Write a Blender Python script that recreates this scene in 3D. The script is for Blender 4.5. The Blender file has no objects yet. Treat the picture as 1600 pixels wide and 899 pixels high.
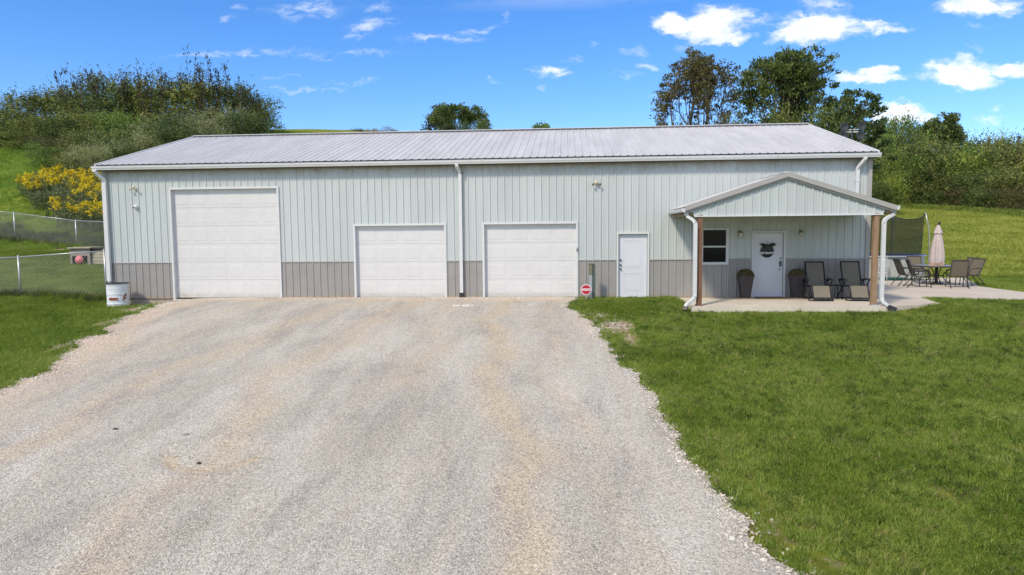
import bpy, bmesh, math, random
import numpy as np
from mathutils import Vector, Matrix
random.seed(7); rng = np.random.default_rng(7)
S = bpy.context.scene
COL = S.collection
R = math.radians
# ------------------------------------------------------------------ camera
cam_d = bpy.data.cameras.new('camera'); cam = bpy.data.objects.new('camera', cam_d); COL.objects.link(cam)
cam_d.sensor_width = 36; cam_d.lens = 1090.652/1600*36; cam_d.clip_start = .05; cam_d.clip_end = 4000
r_ = Vector((0.9970485745, 0.0762006497, -0.0093595440)); u_ = Vector((0.0031671991, 0.0809823073, 0.9967105070)); f_ = Vector((-0.0767079457, 0.9937984337, -0.0805019514))
m = Matrix((r_, u_, -f_)).transposed().to_4x4(); m.translation = Vector((15.4480, -22.5422, 2.1733))
cam.matrix_world = m
S.camera = cam
S.render.engine = 'CYCLES'; S.render.resolution_x = 1024; S.render.resolution_y = 575
S.view_settings.view_transform = 'Standard'; S.view_settings.look = 'None'; S.view_settings.gamma = 1; S.view_settings.exposure = 0.5
S.cycles.max_bounces = 6; S.cycles.transparent_max_bounces = 12
# ------------------------------------------------------------------ sun and sky
SUN_EL, SUN_AZ = R(47), R(214)            # azimuth clockwise from +Y, the direction the sun stands in
sd = bpy.data.lights.new('sun', 'SUN'); sd.energy = 2.5; sd.angle = R(7); sd.color = (1, .88, .70)
sun = bpy.data.objects.new('sun', sd); COL.objects.link(sun)
sv = Vector((math.sin(SUN_AZ)*math.cos(SUN_EL), math.cos(SUN_AZ)*math.cos(SUN_EL), math.sin(SUN_EL)))
sun.rotation_euler = sv.to_track_quat('Z', 'Y').to_euler(); sun.location = (0, -40, 60)
W = bpy.data.worlds.new('World'); S.world = W; W.use_nodes = True
nt = W.node_tree; N = nt.nodes; L = nt.links; N.clear()
def nd(t, **k):
    n = N.new(t)
    for a, b in k.items(): setattr(n, a, b)
    return n
sky = nd('ShaderNodeTexSky'); sky.sky_type = 'NISHITA'; sky.sun_disc = False
sky.sun_elevation = SUN_EL; sky.sun_rotation = SUN_AZ; sky.altitude = 300; sky.air_density = 1.0; sky.dust_density = .3; sky.ozone_density = 3.0
hs = nd('ShaderNodeHueSaturation'); hs.inputs['Saturation'].default_value = 1.28; hs.inputs['Value'].default_value = 1.0
L.new(sky.outputs[0], hs.inputs['Color'])
tint = nd('ShaderNodeMix', data_type='RGBA', blend_type='MULTIPLY'); tint.inputs[0].default_value = 1; tint.inputs[7].default_value = (.90, .98, 1.2, 1)
L.new(hs.outputs[0], tint.inputs[6])
tc = nd('ShaderNodeTexCoord'); sp = nd('ShaderNodeSeparateXYZ'); L.new(tc.outputs['Generated'], sp.inputs[0])
ab = nd('ShaderNodeMath', operation='ABSOLUTE'); L.new(sp.outputs[1], ab.inputs[0])
mx = nd('ShaderNodeMath', operation='MAXIMUM'); L.new(ab.outputs[0], mx.inputs[0]); mx.inputs[1].default_value = .05
du = nd('ShaderNodeMath', operation='DIVIDE'); L.new(sp.outputs[0], du.inputs[0]); L.new(mx.outputs[0], du.inputs[1])
dv = nd('ShaderNodeMath', operation='DIVIDE'); L.new(sp.outputs[2], dv.inputs[0]); L.new(mx.outputs[0], dv.inputs[1])
uv = nd('ShaderNodeCombineXYZ'); L.new(du.outputs[0], uv.inputs[0]); L.new(dv.outputs[0], uv.inputs[1])
def noise_vec(scale, amp, src, detail=6, yscale=1.6):
    mp = nd('ShaderNodeMapping'); mp.inputs['Scale'].default_value = (1, yscale, 1); L.new(src, mp.inputs[0])
    nz = nd('ShaderNodeTexNoise'); nz.inputs['Scale'].default_value = scale; nz.inputs['Detail'].default_value = detail; nz.inputs['Roughness'].default_value = .62
    L.new(mp.outputs[0], nz.inputs['Vector'])
    sb = nd('ShaderNodeVectorMath', operation='SUBTRACT'); L.new(nz.outputs['Color'], sb.inputs[0]); sb.inputs[1].default_value = (.5, .5, .5)
    ml = nd('ShaderNodeVectorMath', operation='MULTIPLY'); L.new(sb.outputs[0], ml.inputs[0]); ml.inputs[1].default_value = amp
    return ml.outputs[0]
w1 = nd('ShaderNodeVectorMath', operation='ADD'); L.new(uv.outputs[0], w1.inputs[0]); L.new(noise_vec(14, (.10, .045, 0), uv.outputs[0]), w1.inputs[1])
w2 = nd('ShaderNodeVectorMath', operation='ADD'); L.new(w1.outputs[0], w2.inputs[0]); L.new(noise_vec(60, (.028, .014, 0), uv.outputs[0]), w2.inputs[1])
# (u, v, half width, half height, density) of each cloud, as slopes of the direction
CLOUDS = [(0.1556, 0.2814, 0.0367, 0.0147, 1), (0.203, 0.2824, 0.044, 0.022, 1), (0.2119, 0.2625, 0.0367, 0.0092, 0.9), (0.1689, 0.2518, 0.0147, 0.0055, 0.5), (0.3435, 0.2704, 0.0568, 0.0183, 1), (0.3185, 0.2619, 0.0367, 0.011, 0.9), (0.3856, 0.2658, 0.0321, 0.0092, 0.75), (0.4104, 0.2734, 0.0312, 0.0083, 0.8), (0.4356, 0.2651, 0.0275, 0.0055, 0.75), (0.3512, 0.3005, 0.0367, 0.011, 0.6), (0.2714, 0.2803, 0.0229, 0.0073, 0.45), (0.5494, 0.2922, 0.044, 0.0138, 0.95), (0.5249, 0.2947, 0.0275, 0.0073, 0.6), (0.5283, 0.2112, 0.0422, 0.0183, 1), (0.5453, 0.1965, 0.0348, 0.011, 0.95), (0.4973, 0.2019, 0.0183, 0.0064, 0.6), (0.5894, 0.2129, 0.0348, 0.0092, 0.85), (0.606, 0.2058, 0.0183, 0.0092, 0.8), (0.4126, 0.2024, 0.055, 0.0073, 0.85), (0.4249, 0.2089, 0.0202, 0.0092, 0.9), (0.3707, 0.1984, 0.0238, 0.0055, 0.7), (0.4435, 0.1522, 0.0312, 0.0128, 1), (0.4646, 0.145, 0.0238, 0.0092, 0.9), (0.4223, 0.1596, 0.0183, 0.0073, 0.8), (-0.0186, 0.2222, 0.0238, 0.0073, 0.75), (-0.0043, 0.2166, 0.0183, 0.0055, 0.6), (0.1036, 0.2424, 0.0147, 0.0092, 0.4), (0.1142, 0.2248, 0.0147, 0.0055, 0.4), (-0.1088, 0.2175, 0.0119, 0.0046, 0.5), (0.0064, 0.2373, 0.0128, 0.0046, 0.45), (0.0773, 0.2171, 0.0165, 0.0046, 0.45), (0.5705, 0.1427, 0.0312, 0.0046, 0.6), (0.5838, 0.1559, 0.0128, 0.0037, 0.5), (0.5433, 0.2426, 0.0138, 0.0073, 0.5), (0.5506, 0.264, 0.0128, 0.0055, 0.3), (-0.3713, 0.3174, 0.0513, 0.0138, 0.45), (-0.3905, 0.3073, 0.0229, 0.0092, 0.4), (-0.2743, 0.2913, 0.0293, 0.0101, 0.55), (-0.2932, 0.2776, 0.022, 0.0064, 0.4), (-0.1736, 0.2705, 0.055, 0.0064, 0.45), (-0.1234, 0.2813, 0.0275, 0.0046, 0.45), (-0.0871, 0.2942, 0.011, 0.0083, 0.35), (-0.4787, 0.3066, 0.0147, 0.0064, 0.45), (-0.456, 0.3246, 0.0128, 0.0055, 0.25), (-0.2644, 0.3157, 0.022, 0.0064, 0.3), (-0.4635, 0.2593, 0.11, 0.0055, 0.35), (-0.3312, 0.2547, 0.1009, 0.0037, 0.25), (-0.3704, 0.2053, 0.0642, 0.0037, 0.4), (-0.295, 0.2125, 0.0458, 0.0028, 0.25), (-0.4078, 0.2216, 0.0367, 0.0028, 0.2), (-0.0295, 0.1979, 0.0183, 0.0046, 0.3), (0.1565, 0.1847, 0.0367, 0.0037, 0.25), (0.0508, 0.2526, 0.0092, 0.0046, 0.25), (0.2605, 0.1822, 0.0238, 0.0037, 0.2)]
acc = None
for (cu, cv, su, sv_, dn) in CLOUDS:
    a = nd('ShaderNodeVectorMath', operation='SUBTRACT'); L.new(w2.outputs[0], a.inputs[0]); a.inputs[1].default_value = (cu, cv, 0)
    b = nd('ShaderNodeVectorMath', operation='MULTIPLY'); L.new(a.outputs[0], b.inputs[0]); b.inputs[1].default_value = (1/su, 1/sv_, 0)
    c = nd('ShaderNodeVectorMath', operation='LENGTH'); L.new(b.outputs[0], c.inputs[0])
    e = nd('ShaderNodeMapRange'); L.new(c.outputs['Value'], e.inputs[0])
    e.inputs[1].default_value = 1.35; e.inputs[2].default_value = .45 if dn > .8 else .0; e.inputs[3].default_value = 0; e.inputs[4].default_value = dn if dn > .65 else dn*.75
    e.interpolation_type = 'SMOOTHSTEP'
    if acc is None: acc = e.outputs[0]
    else:
        q = nd('ShaderNodeMath', operation='MAXIMUM'); L.new(acc, q.inputs[0]); L.new(e.outputs[0], q.inputs[1]); acc = q.outputs[0]
# break the thin parts up with fine noise
nz = nd('ShaderNodeTexNoise'); nz.inputs['Scale'].default_value = 38; nz.inputs['Detail'].default_value = 8; nz.inputs['Roughness'].default_value = .65
mp = nd('ShaderNodeMapping'); mp.inputs['Scale'].default_value = (1, 2.6, 1); L.new(w1.outputs[0], mp.inputs[0]); L.new(mp.outputs[0], nz.inputs['Vector'])
mr = nd('ShaderNodeMapRange'); L.new(nz.outputs[0], mr.inputs[0]); mr.inputs[1].default_value = .3; mr.inputs[2].default_value = .7; mr.inputs[3].default_value = -.42; mr.inputs[4].default_value = .25
ad = nd('ShaderNodeMath', operation='ADD'); L.new(acc, ad.inputs[0])
gate = nd('ShaderNodeMath', operation='MULTIPLY'); L.new(mr.outputs[0], gate.inputs[0])
g2 = nd('ShaderNodeMapRange'); L.new(acc, g2.inputs[0]); g2.inputs[1].default_value = 0; g2.inputs[2].default_value = .25
L.new(g2.outputs[0], gate.inputs[1]); L.new(gate.outputs[0], ad.inputs[1]); ad.use_clamp = True
# unseen cloud added above and behind the view to whiten and lift ambient light
zz = nd('ShaderNodeMath', operation='MAXIMUM'); L.new(sp.outputs[2], zz.inputs[0]); zz.inputs[1].default_value = .06
dz = nd('ShaderNodeVectorMath', operation='DIVIDE'); L.new(tc.outputs['Generated'], dz.inputs[0]); cz = nd('ShaderNodeCombineXYZ')
for i in range(3): L.new(zz.outputs[0], cz.inputs[i])
L.new(cz.outputs[0], dz.inputs[1])
gn = nd('ShaderNodeTexNoise'); gn.inputs['Scale'].default_value = 1.1; gn.inputs['Detail'].default_value = 9; gn.inputs['Roughness'].default_value = .58; L.new(dz.outputs[0], gn.inputs['Vector'])
gm = nd('ShaderNodeMapRange'); L.new(gn.outputs[0], gm.inputs[0]); gm.inputs[1].default_value = .45; gm.inputs[2].default_value = .57
ge = nd('ShaderNodeMapRange'); L.new(sp.outputs[2], ge.inputs[0]); ge.inputs[1].default_value = .29; ge.inputs[2].default_value = .40
gy_ = nd('ShaderNodeMapRange'); L.new(sp.outputs[1], gy_.inputs[0]); gy_.inputs[1].default_value = .35; gy_.inputs[2].default_value = .05
gz_ = nd('ShaderNodeMath', operation='MAXIMUM'); L.new(ge.outputs[0], gz_.inputs[0]); L.new(gy_.outputs[0], gz_.inputs[1])
gp = nd('ShaderNodeMapRange'); L.new(sp.outputs[2], gp.inputs[0]); gp.inputs[1].default_value = .0; gp.inputs[2].default_value = .08
gq = nd('ShaderNodeMath', operation='MULTIPLY'); L.new(gz_.outputs[0], gq.inputs[0]); L.new(gp.outputs[0], gq.inputs[1])
gg = nd('ShaderNodeMath', operation='MULTIPLY'); L.new(gm.outputs[0], gg.inputs[0]); L.new(gq.outputs[0], gg.inputs[1])
am = nd('ShaderNodeMath', operation='MAXIMUM'); L.new(gg.outputs[0], am.inputs[0]); L.new(ad.outputs[0], am.inputs[1])
cm = nd('ShaderNodeMix', data_type='RGBA'); L.new(am.outputs[0], cm.inputs[0]); L.new(tint.outputs[2], cm.inputs[6])
cm.inputs[7].default_value = (7.2, 7.2, 7.3, 1)
bg = nd('ShaderNodeBackground'); bg.inputs[1].default_value = .12; L.new(cm.outputs[2], bg.inputs[0])
wo = nd('ShaderNodeOutputWorld'); L.new(bg.outputs[0], wo.inputs[0])

# ------------------------------------------------------------------ materials
MATS = {}
def hexmix(c, f): return tuple(min(1, x*f) for x in c[:3]) + (1,)
def mat(name, col, rough=.6, metal=0, mud_or_shade=None, var=.12, vscale=3, bump=0, bscale=80, spec=.4, col2=None, fine=0, fscale=120, coat=0, stretch=(1, 1, 1)):
    m = bpy.data.materials.new(name); m.use_nodes = True; n = m.node_tree.nodes; l = m.node_tree.links
    p = n['Principled BSDF']; p.inputs['Roughness'].default_value = rough; p.inputs['Metallic'].default_value = metal
    p.inputs['Specular IOR Level'].default_value = spec
    t = n.new('ShaderNodeTexCoord'); mp = n.new('ShaderNodeMapping'); mp.inputs['Scale'].default_value = stretch; l.new(t.outputs['Object'], mp.inputs[0])
    z = n.new('ShaderNodeTexNoise'); z.inputs['Scale'].default_value = vscale; z.inputs['Detail'].default_value = 5; l.new(mp.outputs[0], z.inputs['Vector'])
    cr = n.new('ShaderNodeValToRGB'); cr.color_ramp.elements[0].position = .3; cr.color_ramp.elements[1].position = .7
    cr.color_ramp.elements[0].color = hexmix(col, 1-var) if col2 is None else col2[:3]+(1,); cr.color_ramp.elements[1].color = hexmix(col, 1+var*.6)
    l.new(z.outputs[0], cr.inputs[0]); out = cr.outputs[0]
    if fine:
        z2 = n.new('ShaderNodeTexNoise'); z2.inputs['Scale'].default_value = fscale; z2.inputs['Detail'].default_value = 3; l.new(mp.outputs[0], z2.inputs['Vector'])
        mr = n.new('ShaderNodeMapRange'); l.new(z2.outputs[0], mr.inputs[0]); mr.inputs[1].default_value = .3; mr.inputs[2].default_value = .7; mr.inputs[3].default_value = 1-fine; mr.inputs[4].default_value = 1+fine
        mm = n.new('ShaderNodeVectorMath'); mm.operation = 'MULTIPLY'; l.new(out, mm.inputs[0]); l.new(mr.outputs[0], mm.inputs[1]); out = mm.outputs[0]
    if mud_or_shade:
        z0, z1, mc, amt = mud_or_shade
        sx = n.new('ShaderNodeSeparateXYZ'); l.new(t.outputs['Object'], sx.inputs[0])
        zn = n.new('ShaderNodeTexNoise'); zn.inputs['Scale'].default_value = 2.2; zn.inputs['Detail'].default_value = 8; zn.inputs['Roughness'].default_value = .75; l.new(t.outputs['Object'], zn.inputs[0])
        za = n.new('ShaderNodeMath'); za.operation = 'MULTIPLY_ADD'; l.new(zn.outputs[0], za.inputs[0]); za.inputs[1].default_value = -(z0-z1)*3; l.new(sx.outputs[2], za.inputs[2])
        zm_ = n.new('ShaderNodeMapRange'); l.new(za.outputs[0], zm_.inputs[0]); zm_.inputs[1].default_value = z1-(z0-z1)*1.5; zm_.inputs[2].default_value = z0-(z0-z1)*1.5; zm_.inputs[3].default_value = amt; zm_.inputs[4].default_value = 0
        mm2 = n.new('ShaderNodeMix'); mm2.data_type = 'RGBA'; l.new(zm_.outputs[0], mm2.inputs[0]); l.new(out, mm2.inputs[6]); mm2.inputs[7].default_value = mc+(1,); out = mm2.outputs[2]
    l.new(out, p.inputs['Base Color'])
    if bump:
        z3 = n.new('ShaderNodeTexNoise'); z3.inputs['Scale'].default_value = bscale; z3.inputs['Detail'].default_value = 4; l.new(mp.outputs[0], z3.inputs['Vector'])
        b = n.new('ShaderNodeBump'); b.inputs['Strength'].default_value = bump; b.inputs['Distance'].default_value = .02; l.new(z3.outputs[0], b.inputs['Height']); l.new(b.outputs[0], p.inputs['Normal'])
    MATS[name] = m; return m
mat('wall_white', (.49, .535, .53), .42, mud_or_shade=(4.02, 4.36, (.33, .29, .21), .75), var=.07, vscale=1.3, fine=.03, fscale=9, stretch=(1, 1, .15))  # tan top band paints eave shadow together with some grime
mat('taupe', (.305, .295, .283), .5, mud_or_shade=(.16, .02, (.36, .29, .20), .7), var=.07, vscale=2, fine=.04, fscale=12)
mat('roof_metal', (.475, .47, .475), .5, var=.13, vscale=.9, fine=.05, fscale=6, spec=.5, stretch=(2.2, .35, 1))
mat('trim_white', (.62, .635, .64), .45, var=.05, vscale=5)
mat('trim_grey', (.37, .36, .345), .5, var=.06, vscale=4)
mat('eave_shade_brown', (.12, .095, .07), .8)
mat('closure_dark', (.035, .04, .055), .6)
mat('slate_grey', (.14, .145, .16), .6)  # plain dark grey of base trim, ridge closure and keypad buttons
mat('door_white', (.625, .628, .625), .4, mud_or_shade=(.22, .0, (.46, .40, .30), .45), var=.04, vscale=1.5, fine=.015, fscale=5)
mat('entry_white', (.63, .655, .70), .38, var=.03, vscale=2)
mat('concrete', (.60, .54, .44), .85, var=.12, vscale=1.1, fine=.08, fscale=26, bump=.15, bscale=60)
mat('patio_concrete', (.52, .46, .375), .85, var=.10, vscale=.7, fine=.07, fscale=20, bump=.1)
mat('foundation', (.36, .31, .24), .9, var=.25, vscale=4, fine=.1)
mat('gravelly', (.55, .52, .47), .9, var=.3, vscale=6)
mat('wood_post', (.17, .09, .055), .75, var=.4, vscale=6, fine=.2, fscale=30, stretch=(3, 3, .35), col2=(.17, .085, .05))
mat('wood_pale', (.27, .185, .12), .8, var=.4, vscale=5, fine=.2, fscale=30, stretch=(3, 3, .35), col2=(.25, .15, .08))
mat('plywood', (.27, .21, .13), .85, var=.2, vscale=2, fine=.1)
mat('old_wood', (.27, .25, .22), .9, var=.35, vscale=5, fine=.2, fscale=30, stretch=(.5, 1, 4))
mat('old_wood_pale', (.42, .38, .29), .9, var=.25, vscale=5, fine=.15)
mat('black_metal', (.02, .021, .024), .45)
mat('black_plastic', (.03, .032, .036), .5)
mat('bronze_frame', (.045, .04, .037), .45)
mat('galv', (.47, .49, .50), .4, metal=.6, var=.12, vscale=8)
mat('chain', (.50, .50, .49), .5, metal=.4)
mat('olive_box', (.17, .175, .12), .55)
mat('green_grey', (.07, .11, .10), .6)
mat('red_sign', (.55, .03, .06), .45)
mat('sign_white', (.8, .78, .78), .5)
mat('pink', (.75, .25, .28), .5, var=.25, vscale=9, col2=(.6, .12, .16))
mat('rust', (.33, .10, .04), .8, var=.5, vscale=20, col2=(.08, .03, .02))
mat('barrel_paint', (.62, .68, .70), .45, var=.12, vscale=4, fine=.06, fscale=20)
mat('dark_inside', (.02, .02, .022), .9)
mat('water_dark', (.06, .07, .08), .1)
mat('brass', (.35, .30, .20), .35, metal=.8)
mat('steel_knob', (.10, .10, .11), .35, metal=.5)
mat('lamp_beige', (.60, .55, .42), .5)
mat('lamp_glass', (.55, .55, .50), .15)
mat('camera_white', (.72, .74, .75), .3)
mat('planter', (.045, .038, .040), .5, var=.2)
mat('saucer', (.42, .25, .16), .8)
mat('mat_tan', (.24, .14, .055), .95, var=.25, vscale=20, bump=.4, bscale=200)
mat('lounge_fabric', (.18, .162, .125), .85, var=.18, vscale=60, fine=.12, fscale=200, bump=.2, bscale=300)
mat('sling_fabric', (.15, .13, .095), .85, var=.15, vscale=60, fine=.12, fscale=220)
mat('sling_light', (.36, .33, .28), .8, var=.15, vscale=60, fine=.12, fscale=220)
mat('glass_table', (.28, .29, .31), .25, var=.1)
mat('umbrella_cloth', (.52, .44, .42), .85, var=.1, vscale=9)
mat('umbrella_fringe', (.55, .38, .26), .9)
mat('pad_blue', (.06, .09, .16), .6)
mat('skirt_grey', (.40, .43, .40), .7, var=.18, vscale=3, stretch=(3, 3, .5))
mat('hose_green', (.01, .09, .07), .45)
mat('bark', (.13, .10, .075), .95, var=.35, vscale=8, bump=.5, bscale=30)
mat('twig', (.10, .07, .05), .95)
mat('flood_dark', (.035, .045, .05), .5)
mat('white_stone', (.56, .54, .49), .9, var=.25, vscale=6, bump=.3, bscale=20)
mat('dark_clod', (.06, .045, .03), .95)
mat('blind', (.028, .03, .034), .6)
mat('sign_black', (.012, .013, .014), .5)
mat('sign_charcoal', (.05, .055, .055), .7)
mat('fir_green', (.02, .035, .02), .9)
def glassmat():
    m = bpy.data.materials.new('window_glass'); m.use_nodes = True; p = m.node_tree.nodes['Principled BSDF']
    p.inputs['Base Color'].default_value = (.01, .012, .015, 1); p.inputs['Roughness'].default_value = .06
    p.inputs['Alpha'].default_value = .85; p.inputs['Specular IOR Level'].default_value = .12; MATS['glass'] = m
glassmat()
def netmat():
    m = bpy.data.materials.new('net_black'); m.use_nodes = True; n = m.node_tree.nodes; l = m.node_tree.links
    p = n['Principled BSDF']; p.inputs['Base Color'].default_value = (.012, .014, .014, 1); p.inputs['Roughness'].default_value = .9
    p.inputs['Alpha'].default_value = .52; MATS['net'] = m
netmat()
def leafmat(name, cols, trans=.35, rough=.6, tint=.25, nscale=.8):
    """cols: list of colours spread over the leaves at random; clumps and plants differ a little too"""
    m = bpy.data.materials.new(name); m.use_nodes = True; n = m.node_tree.nodes; l = m.node_tree.links
    for x in list(n): n.remove(x)
    g = n.new('ShaderNodeNewGeometry'); cr = n.new('ShaderNodeValToRGB'); cr.color_ramp.interpolation = 'LINEAR'
    e = cr.color_ramp.elements
    while len(e) < len(cols): e.new(.5)
    for i, c in enumerate(cols): e[i].position = i/(len(cols)-1); e[i].color = c+(1,)
    z = n.new('ShaderNodeTexNoise'); z.inputs['Scale'].default_value = nscale; z.inputs['Detail'].default_value = 3; l.new(g.outputs['Position'], z.inputs[0])
    oi = n.new('ShaderNodeObjectInfo')
    a = n.new('ShaderNodeMath'); a.operation = 'MULTIPLY_ADD'; l.new(z.outputs[0], a.inputs[0]); a.inputs[1].default_value = 1.5; a.inputs[2].default_value = -.75
    b = n.new('ShaderNodeMath'); b.operation = 'ADD'; l.new(g.outputs['Random Per Island'], b.inputs[0]); l.new(a.outputs[0], b.inputs[1])
    c = n.new('ShaderNodeMath'); c.operation = 'MULTIPLY_ADD'; l.new(oi.outputs['Random'], c.inputs[0]); c.inputs[1].default_value = tint; c.inputs[2].default_value = -tint/2
    d = n.new('ShaderNodeMath'); d.operation = 'ADD'; d.use_clamp = True; l.new(b.outputs[0], d.inputs[0]); l.new(c.outputs[0], d.inputs[1])
    l.new(d.outputs[0], cr.inputs[0])
    df = n.new('ShaderNodeBsdfPrincipled'); df.inputs['Roughness'].default_value = rough; df.inputs['Specular IOR Level'].default_value = .25; l.new(cr.outputs[0], df.inputs['Base Color'])
    tr = n.new('ShaderNodeBsdfTranslucent'); l.new(cr.outputs[0], tr.inputs[0])
    mx = n.new('ShaderNodeMixShader'); mx.inputs[0].default_value = trans; l.new(df.outputs[0], mx.inputs[1]); l.new(tr.outputs[0], mx.inputs[2])
    o = n.new('ShaderNodeOutputMaterial'); l.new(mx.outputs[0], o.inputs[0]); MATS[name] = m; return m
leafmat('leaf_olive', [(0.048, 0.070, 0.023), (0.118, 0.153, 0.042), (0.223, 0.261, 0.068), (0.395, 0.398, 0.114)])
leafmat('leaf_dark', [(0.032, 0.058, 0.023), (0.078, 0.119, 0.040), (0.138, 0.200, 0.059), (0.234, 0.278, 0.082)])
leafmat('leaf_silver', [(0.102, 0.125, 0.053), (0.223, 0.250, 0.105), (0.364, 0.383, 0.176), (0.507, 0.518, 0.264)])
leafmat('leaf_green', [(0.063, 0.119, 0.029), (0.126, 0.219, 0.046), (0.210, 0.318, 0.064), (0.336, 0.437, 0.100)])
leafmat('leaf_yellowgreen', [(0.076, 0.124, 0.026), (0.173, 0.248, 0.044), (0.326, 0.393, 0.070), (0.478, 0.537, 0.105)])
leafmat('leaf_brown', [(.06, .065, .025), (.11, .11, .04), (.17, .155, .06), (.25, .20, .09)])
leafmat('leaf_tree', [(.035, .055, .018), (.075, .11, .03), (.13, .175, .045), (.22, .27, .07)])
leafmat('leaf_mum', [(.06, .10, .03), (.13, .17, .05), (.20, .13, .08), (.28, .15, .11)])
leafmat('leaf_twiggy', [(0.026, 0.035, 0.020), (0.050, 0.065, 0.031), (0.101, 0.101, 0.043)])
leafmat('leaf_golden', [(.10, .10, .02), (.3, .22, .02), (.5, .34, .03)])
leafmat('bloom_yellow', [(.50, .36, .01), (.75, .58, .015), (.85, .72, .05)], .3)
leafmat('leaf_gold_stem', [(.08, .10, .04), (.16, .20, .08), (.26, .29, .14)])
GR = [(.105, .175, .02), (.195, .30, .035), (.285, .385, .06), (.40, .44, .12)]
leafmat('grass_blade', GR, .35, .65, .5)
leafmat('grass_lush', [(.09, .15, .016), (.17, .26, .03), (.25, .34, .045), (.34, .38, .075)], .35, .65, .5)
leafmat('grass_meadow', [(.18, .25, .03), (.29, .355, .05), (.41, .45, .08), (.56, .55, .16)], .35, .65, .5, .35)
leafmat('grass_hill', [(.12, .22, .025), (.20, .33, .04), (.30, .44, .06), (.42, .50, .10)], .35, .65, .5, .35)
leafmat('grass_dry', [(.16, .16, .05), (.30, .27, .10), (.45, .38, .18)], .3, .7, .5)
leafmat('grass_dark', [(.05, .085, .015), (.10, .16, .028), (.17, .24, .045)], .35, .65, .5)
leafmat('weed_dark', [(.04, .06, .022), (.09, .12, .04), (.22, .20, .09)], .3)
leafmat('stone_mix', [(.27, .245, .20), (.39, .36, .30), (.48, .45, .385), (.60, .57, .50)], 0, .85, .9)
leafmat('stone_tan', [(.30, .22, .15), (.42, .34, .25), (.52, .45, .36), (.62, .57, .49)], 0, .85, .9)

# ------------------------------------------------------------------ mesh helpers
class MB:
    def __init__(s): s.v = []; s.f = []
    def add(s, vs, fs):
        o = len(s.v); s.v += [tuple(x) for x in vs]; s.f += [tuple(i+o for i in f) for f in fs]; return s
    def box(s, x0, x1, y0, y1, z0, z1):
        return s.add([(x0,y0,z0),(x1,y0,z0),(x1,y1,z0),(x0,y1,z0),(x0,y0,z1),(x1,y0,z1),(x1,y1,z1),(x0,y1,z1)],
                     [(0,3,2,1),(4,5,6,7),(0,1,5,4),(1,2,6,5),(2,3,7,6),(3,0,4,7)])
    def bar(s, a, b, w, h=None, up=(0,0,1)):
        a = Vector(a); b = Vector(b); h = h or w; d = (b-a).normalized(); up = Vector(up)
        if abs(d.dot(up)) > .98: up = Vector((0,1,0))
        x = d.cross(up).normalized(); y = x.cross(d)
        q = [a+x*i*w/2+y*j*h/2 for i, j in ((-1,-1),(1,-1),(1,1),(-1,1))]; q += [p+(b-a) for p in q]
        return s.add(q, [(0,1,2,3),(7,6,5,4),(0,4,5,1),(1,5,6,2),(2,6,7,3),(3,7,4,0)])
    def tube(s, pts, r, n=8, cap=True, prof=None):
        pts = [Vector(p) for p in pts]; rs = r if isinstance(r, (list, tuple)) else [r]*len(pts)
        o = len(s.v); k = len(pts); ref = Vector((0,0,1))
        for i, p in enumerate(pts):
            d = ((pts[min(i+1,k-1)]-p).normalized() + (p-pts[max(i-1,0)]).normalized()).normalized()
            rf = ref if abs(d.dot(ref)) < .97 else Vector((0,1,0))
            x = d.cross(rf).normalized(); y = x.cross(d)
            if i and x.dot(px) < 0 and rf is not prf: x, y = -x, -y
            px = x; prf = rf
            if prof:
                for (a, b) in prof: s.v.append(tuple(p+x*a*rs[i]+y*b*rs[i]))
            else:
                for j in range(n):
                    t = 2*math.pi*j/n; s.v.append(tuple(p+x*math.cos(t)*rs[i]+y*math.sin(t)*rs[i]))
        m_ = len(prof) if prof else n
        for i in range(k-1):
            for j in range(m_):
                a = o+i*m_+j; b = o+i*m_+(j+1) % m_; s.f.append((a, b, b+m_, a+m_))
        if cap: s.f.append(tuple(o+j for j in reversed(range(m_)))); s.f.append(tuple(o+(k-1)*m_+j for j in range(m_)))
        return s
    def lathe(s, prof, c=(0,0,0), n=24, axis='z'):
        o = len(s.v)
        for (r, z) in prof:
            for j in range(n):
                t = 2*math.pi*j/n
                if axis == 'z': s.v.append((c[0]+r*math.cos(t), c[1]+r*math.sin(t), c[2]+z))
                else: s.v.append((c[0]+r*math.cos(t), c[1]-z, c[2]+r*math.sin(t)))
        for i in range(len(prof)-1):
            for j in range(n):
                a = o+i*n+j; b = o+i*n+(j+1) % n; s.f.append((a, b, b+n, a+n))
        return s
    def build(s, name, mt, parent=None, smooth=False, loc=None, kind=None, label=None, bevel=0):
        me = bpy.data.meshes.new(name); me.from_pydata(s.v, [], s.f); me.validate()
        bm = bmesh.new(); bm.from_mesh(me); bmesh.ops.recalc_face_normals(bm, faces=bm.faces)
        if bevel: bmesh.ops.bevel(bm, geom=list(bm.edges), offset=bevel, segments=1, affect='EDGES')
        bm.to_mesh(me); bm.free()
        me.materials.append(MATS[mt])
        if smooth:
            for p in me.polygons: p.use_smooth = True
        o = bpy.data.objects.new(name, me); COL.objects.link(o)
        if parent: o.parent = parent
        if loc: o.location = loc
        if kind: o['kind'] = kind
        if label: o['label'] = label
        return o
KIDS = {}
def tag(o, label, cat, group=None):
    o['label'] = label; o['category'] = cat
    if group: o['group'] = group
    return o
def empty(name, loc=(0,0,0), rz=0, label=None, cat=None, group=None, parent=None):
    o = bpy.data.objects.new(name, None); COL.objects.link(o); o.location = loc; o.rotation_euler = (0,0,rz); o.empty_display_size = .2
    if parent: o.parent = parent
    if label: tag(o, label, cat, group)
    return o
def dup(o, parent=None):
    c = o.copy(); COL.objects.link(c)
    if parent: c.parent = parent
    for ch in list(o.children): dup(ch, c)
    return c
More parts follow.
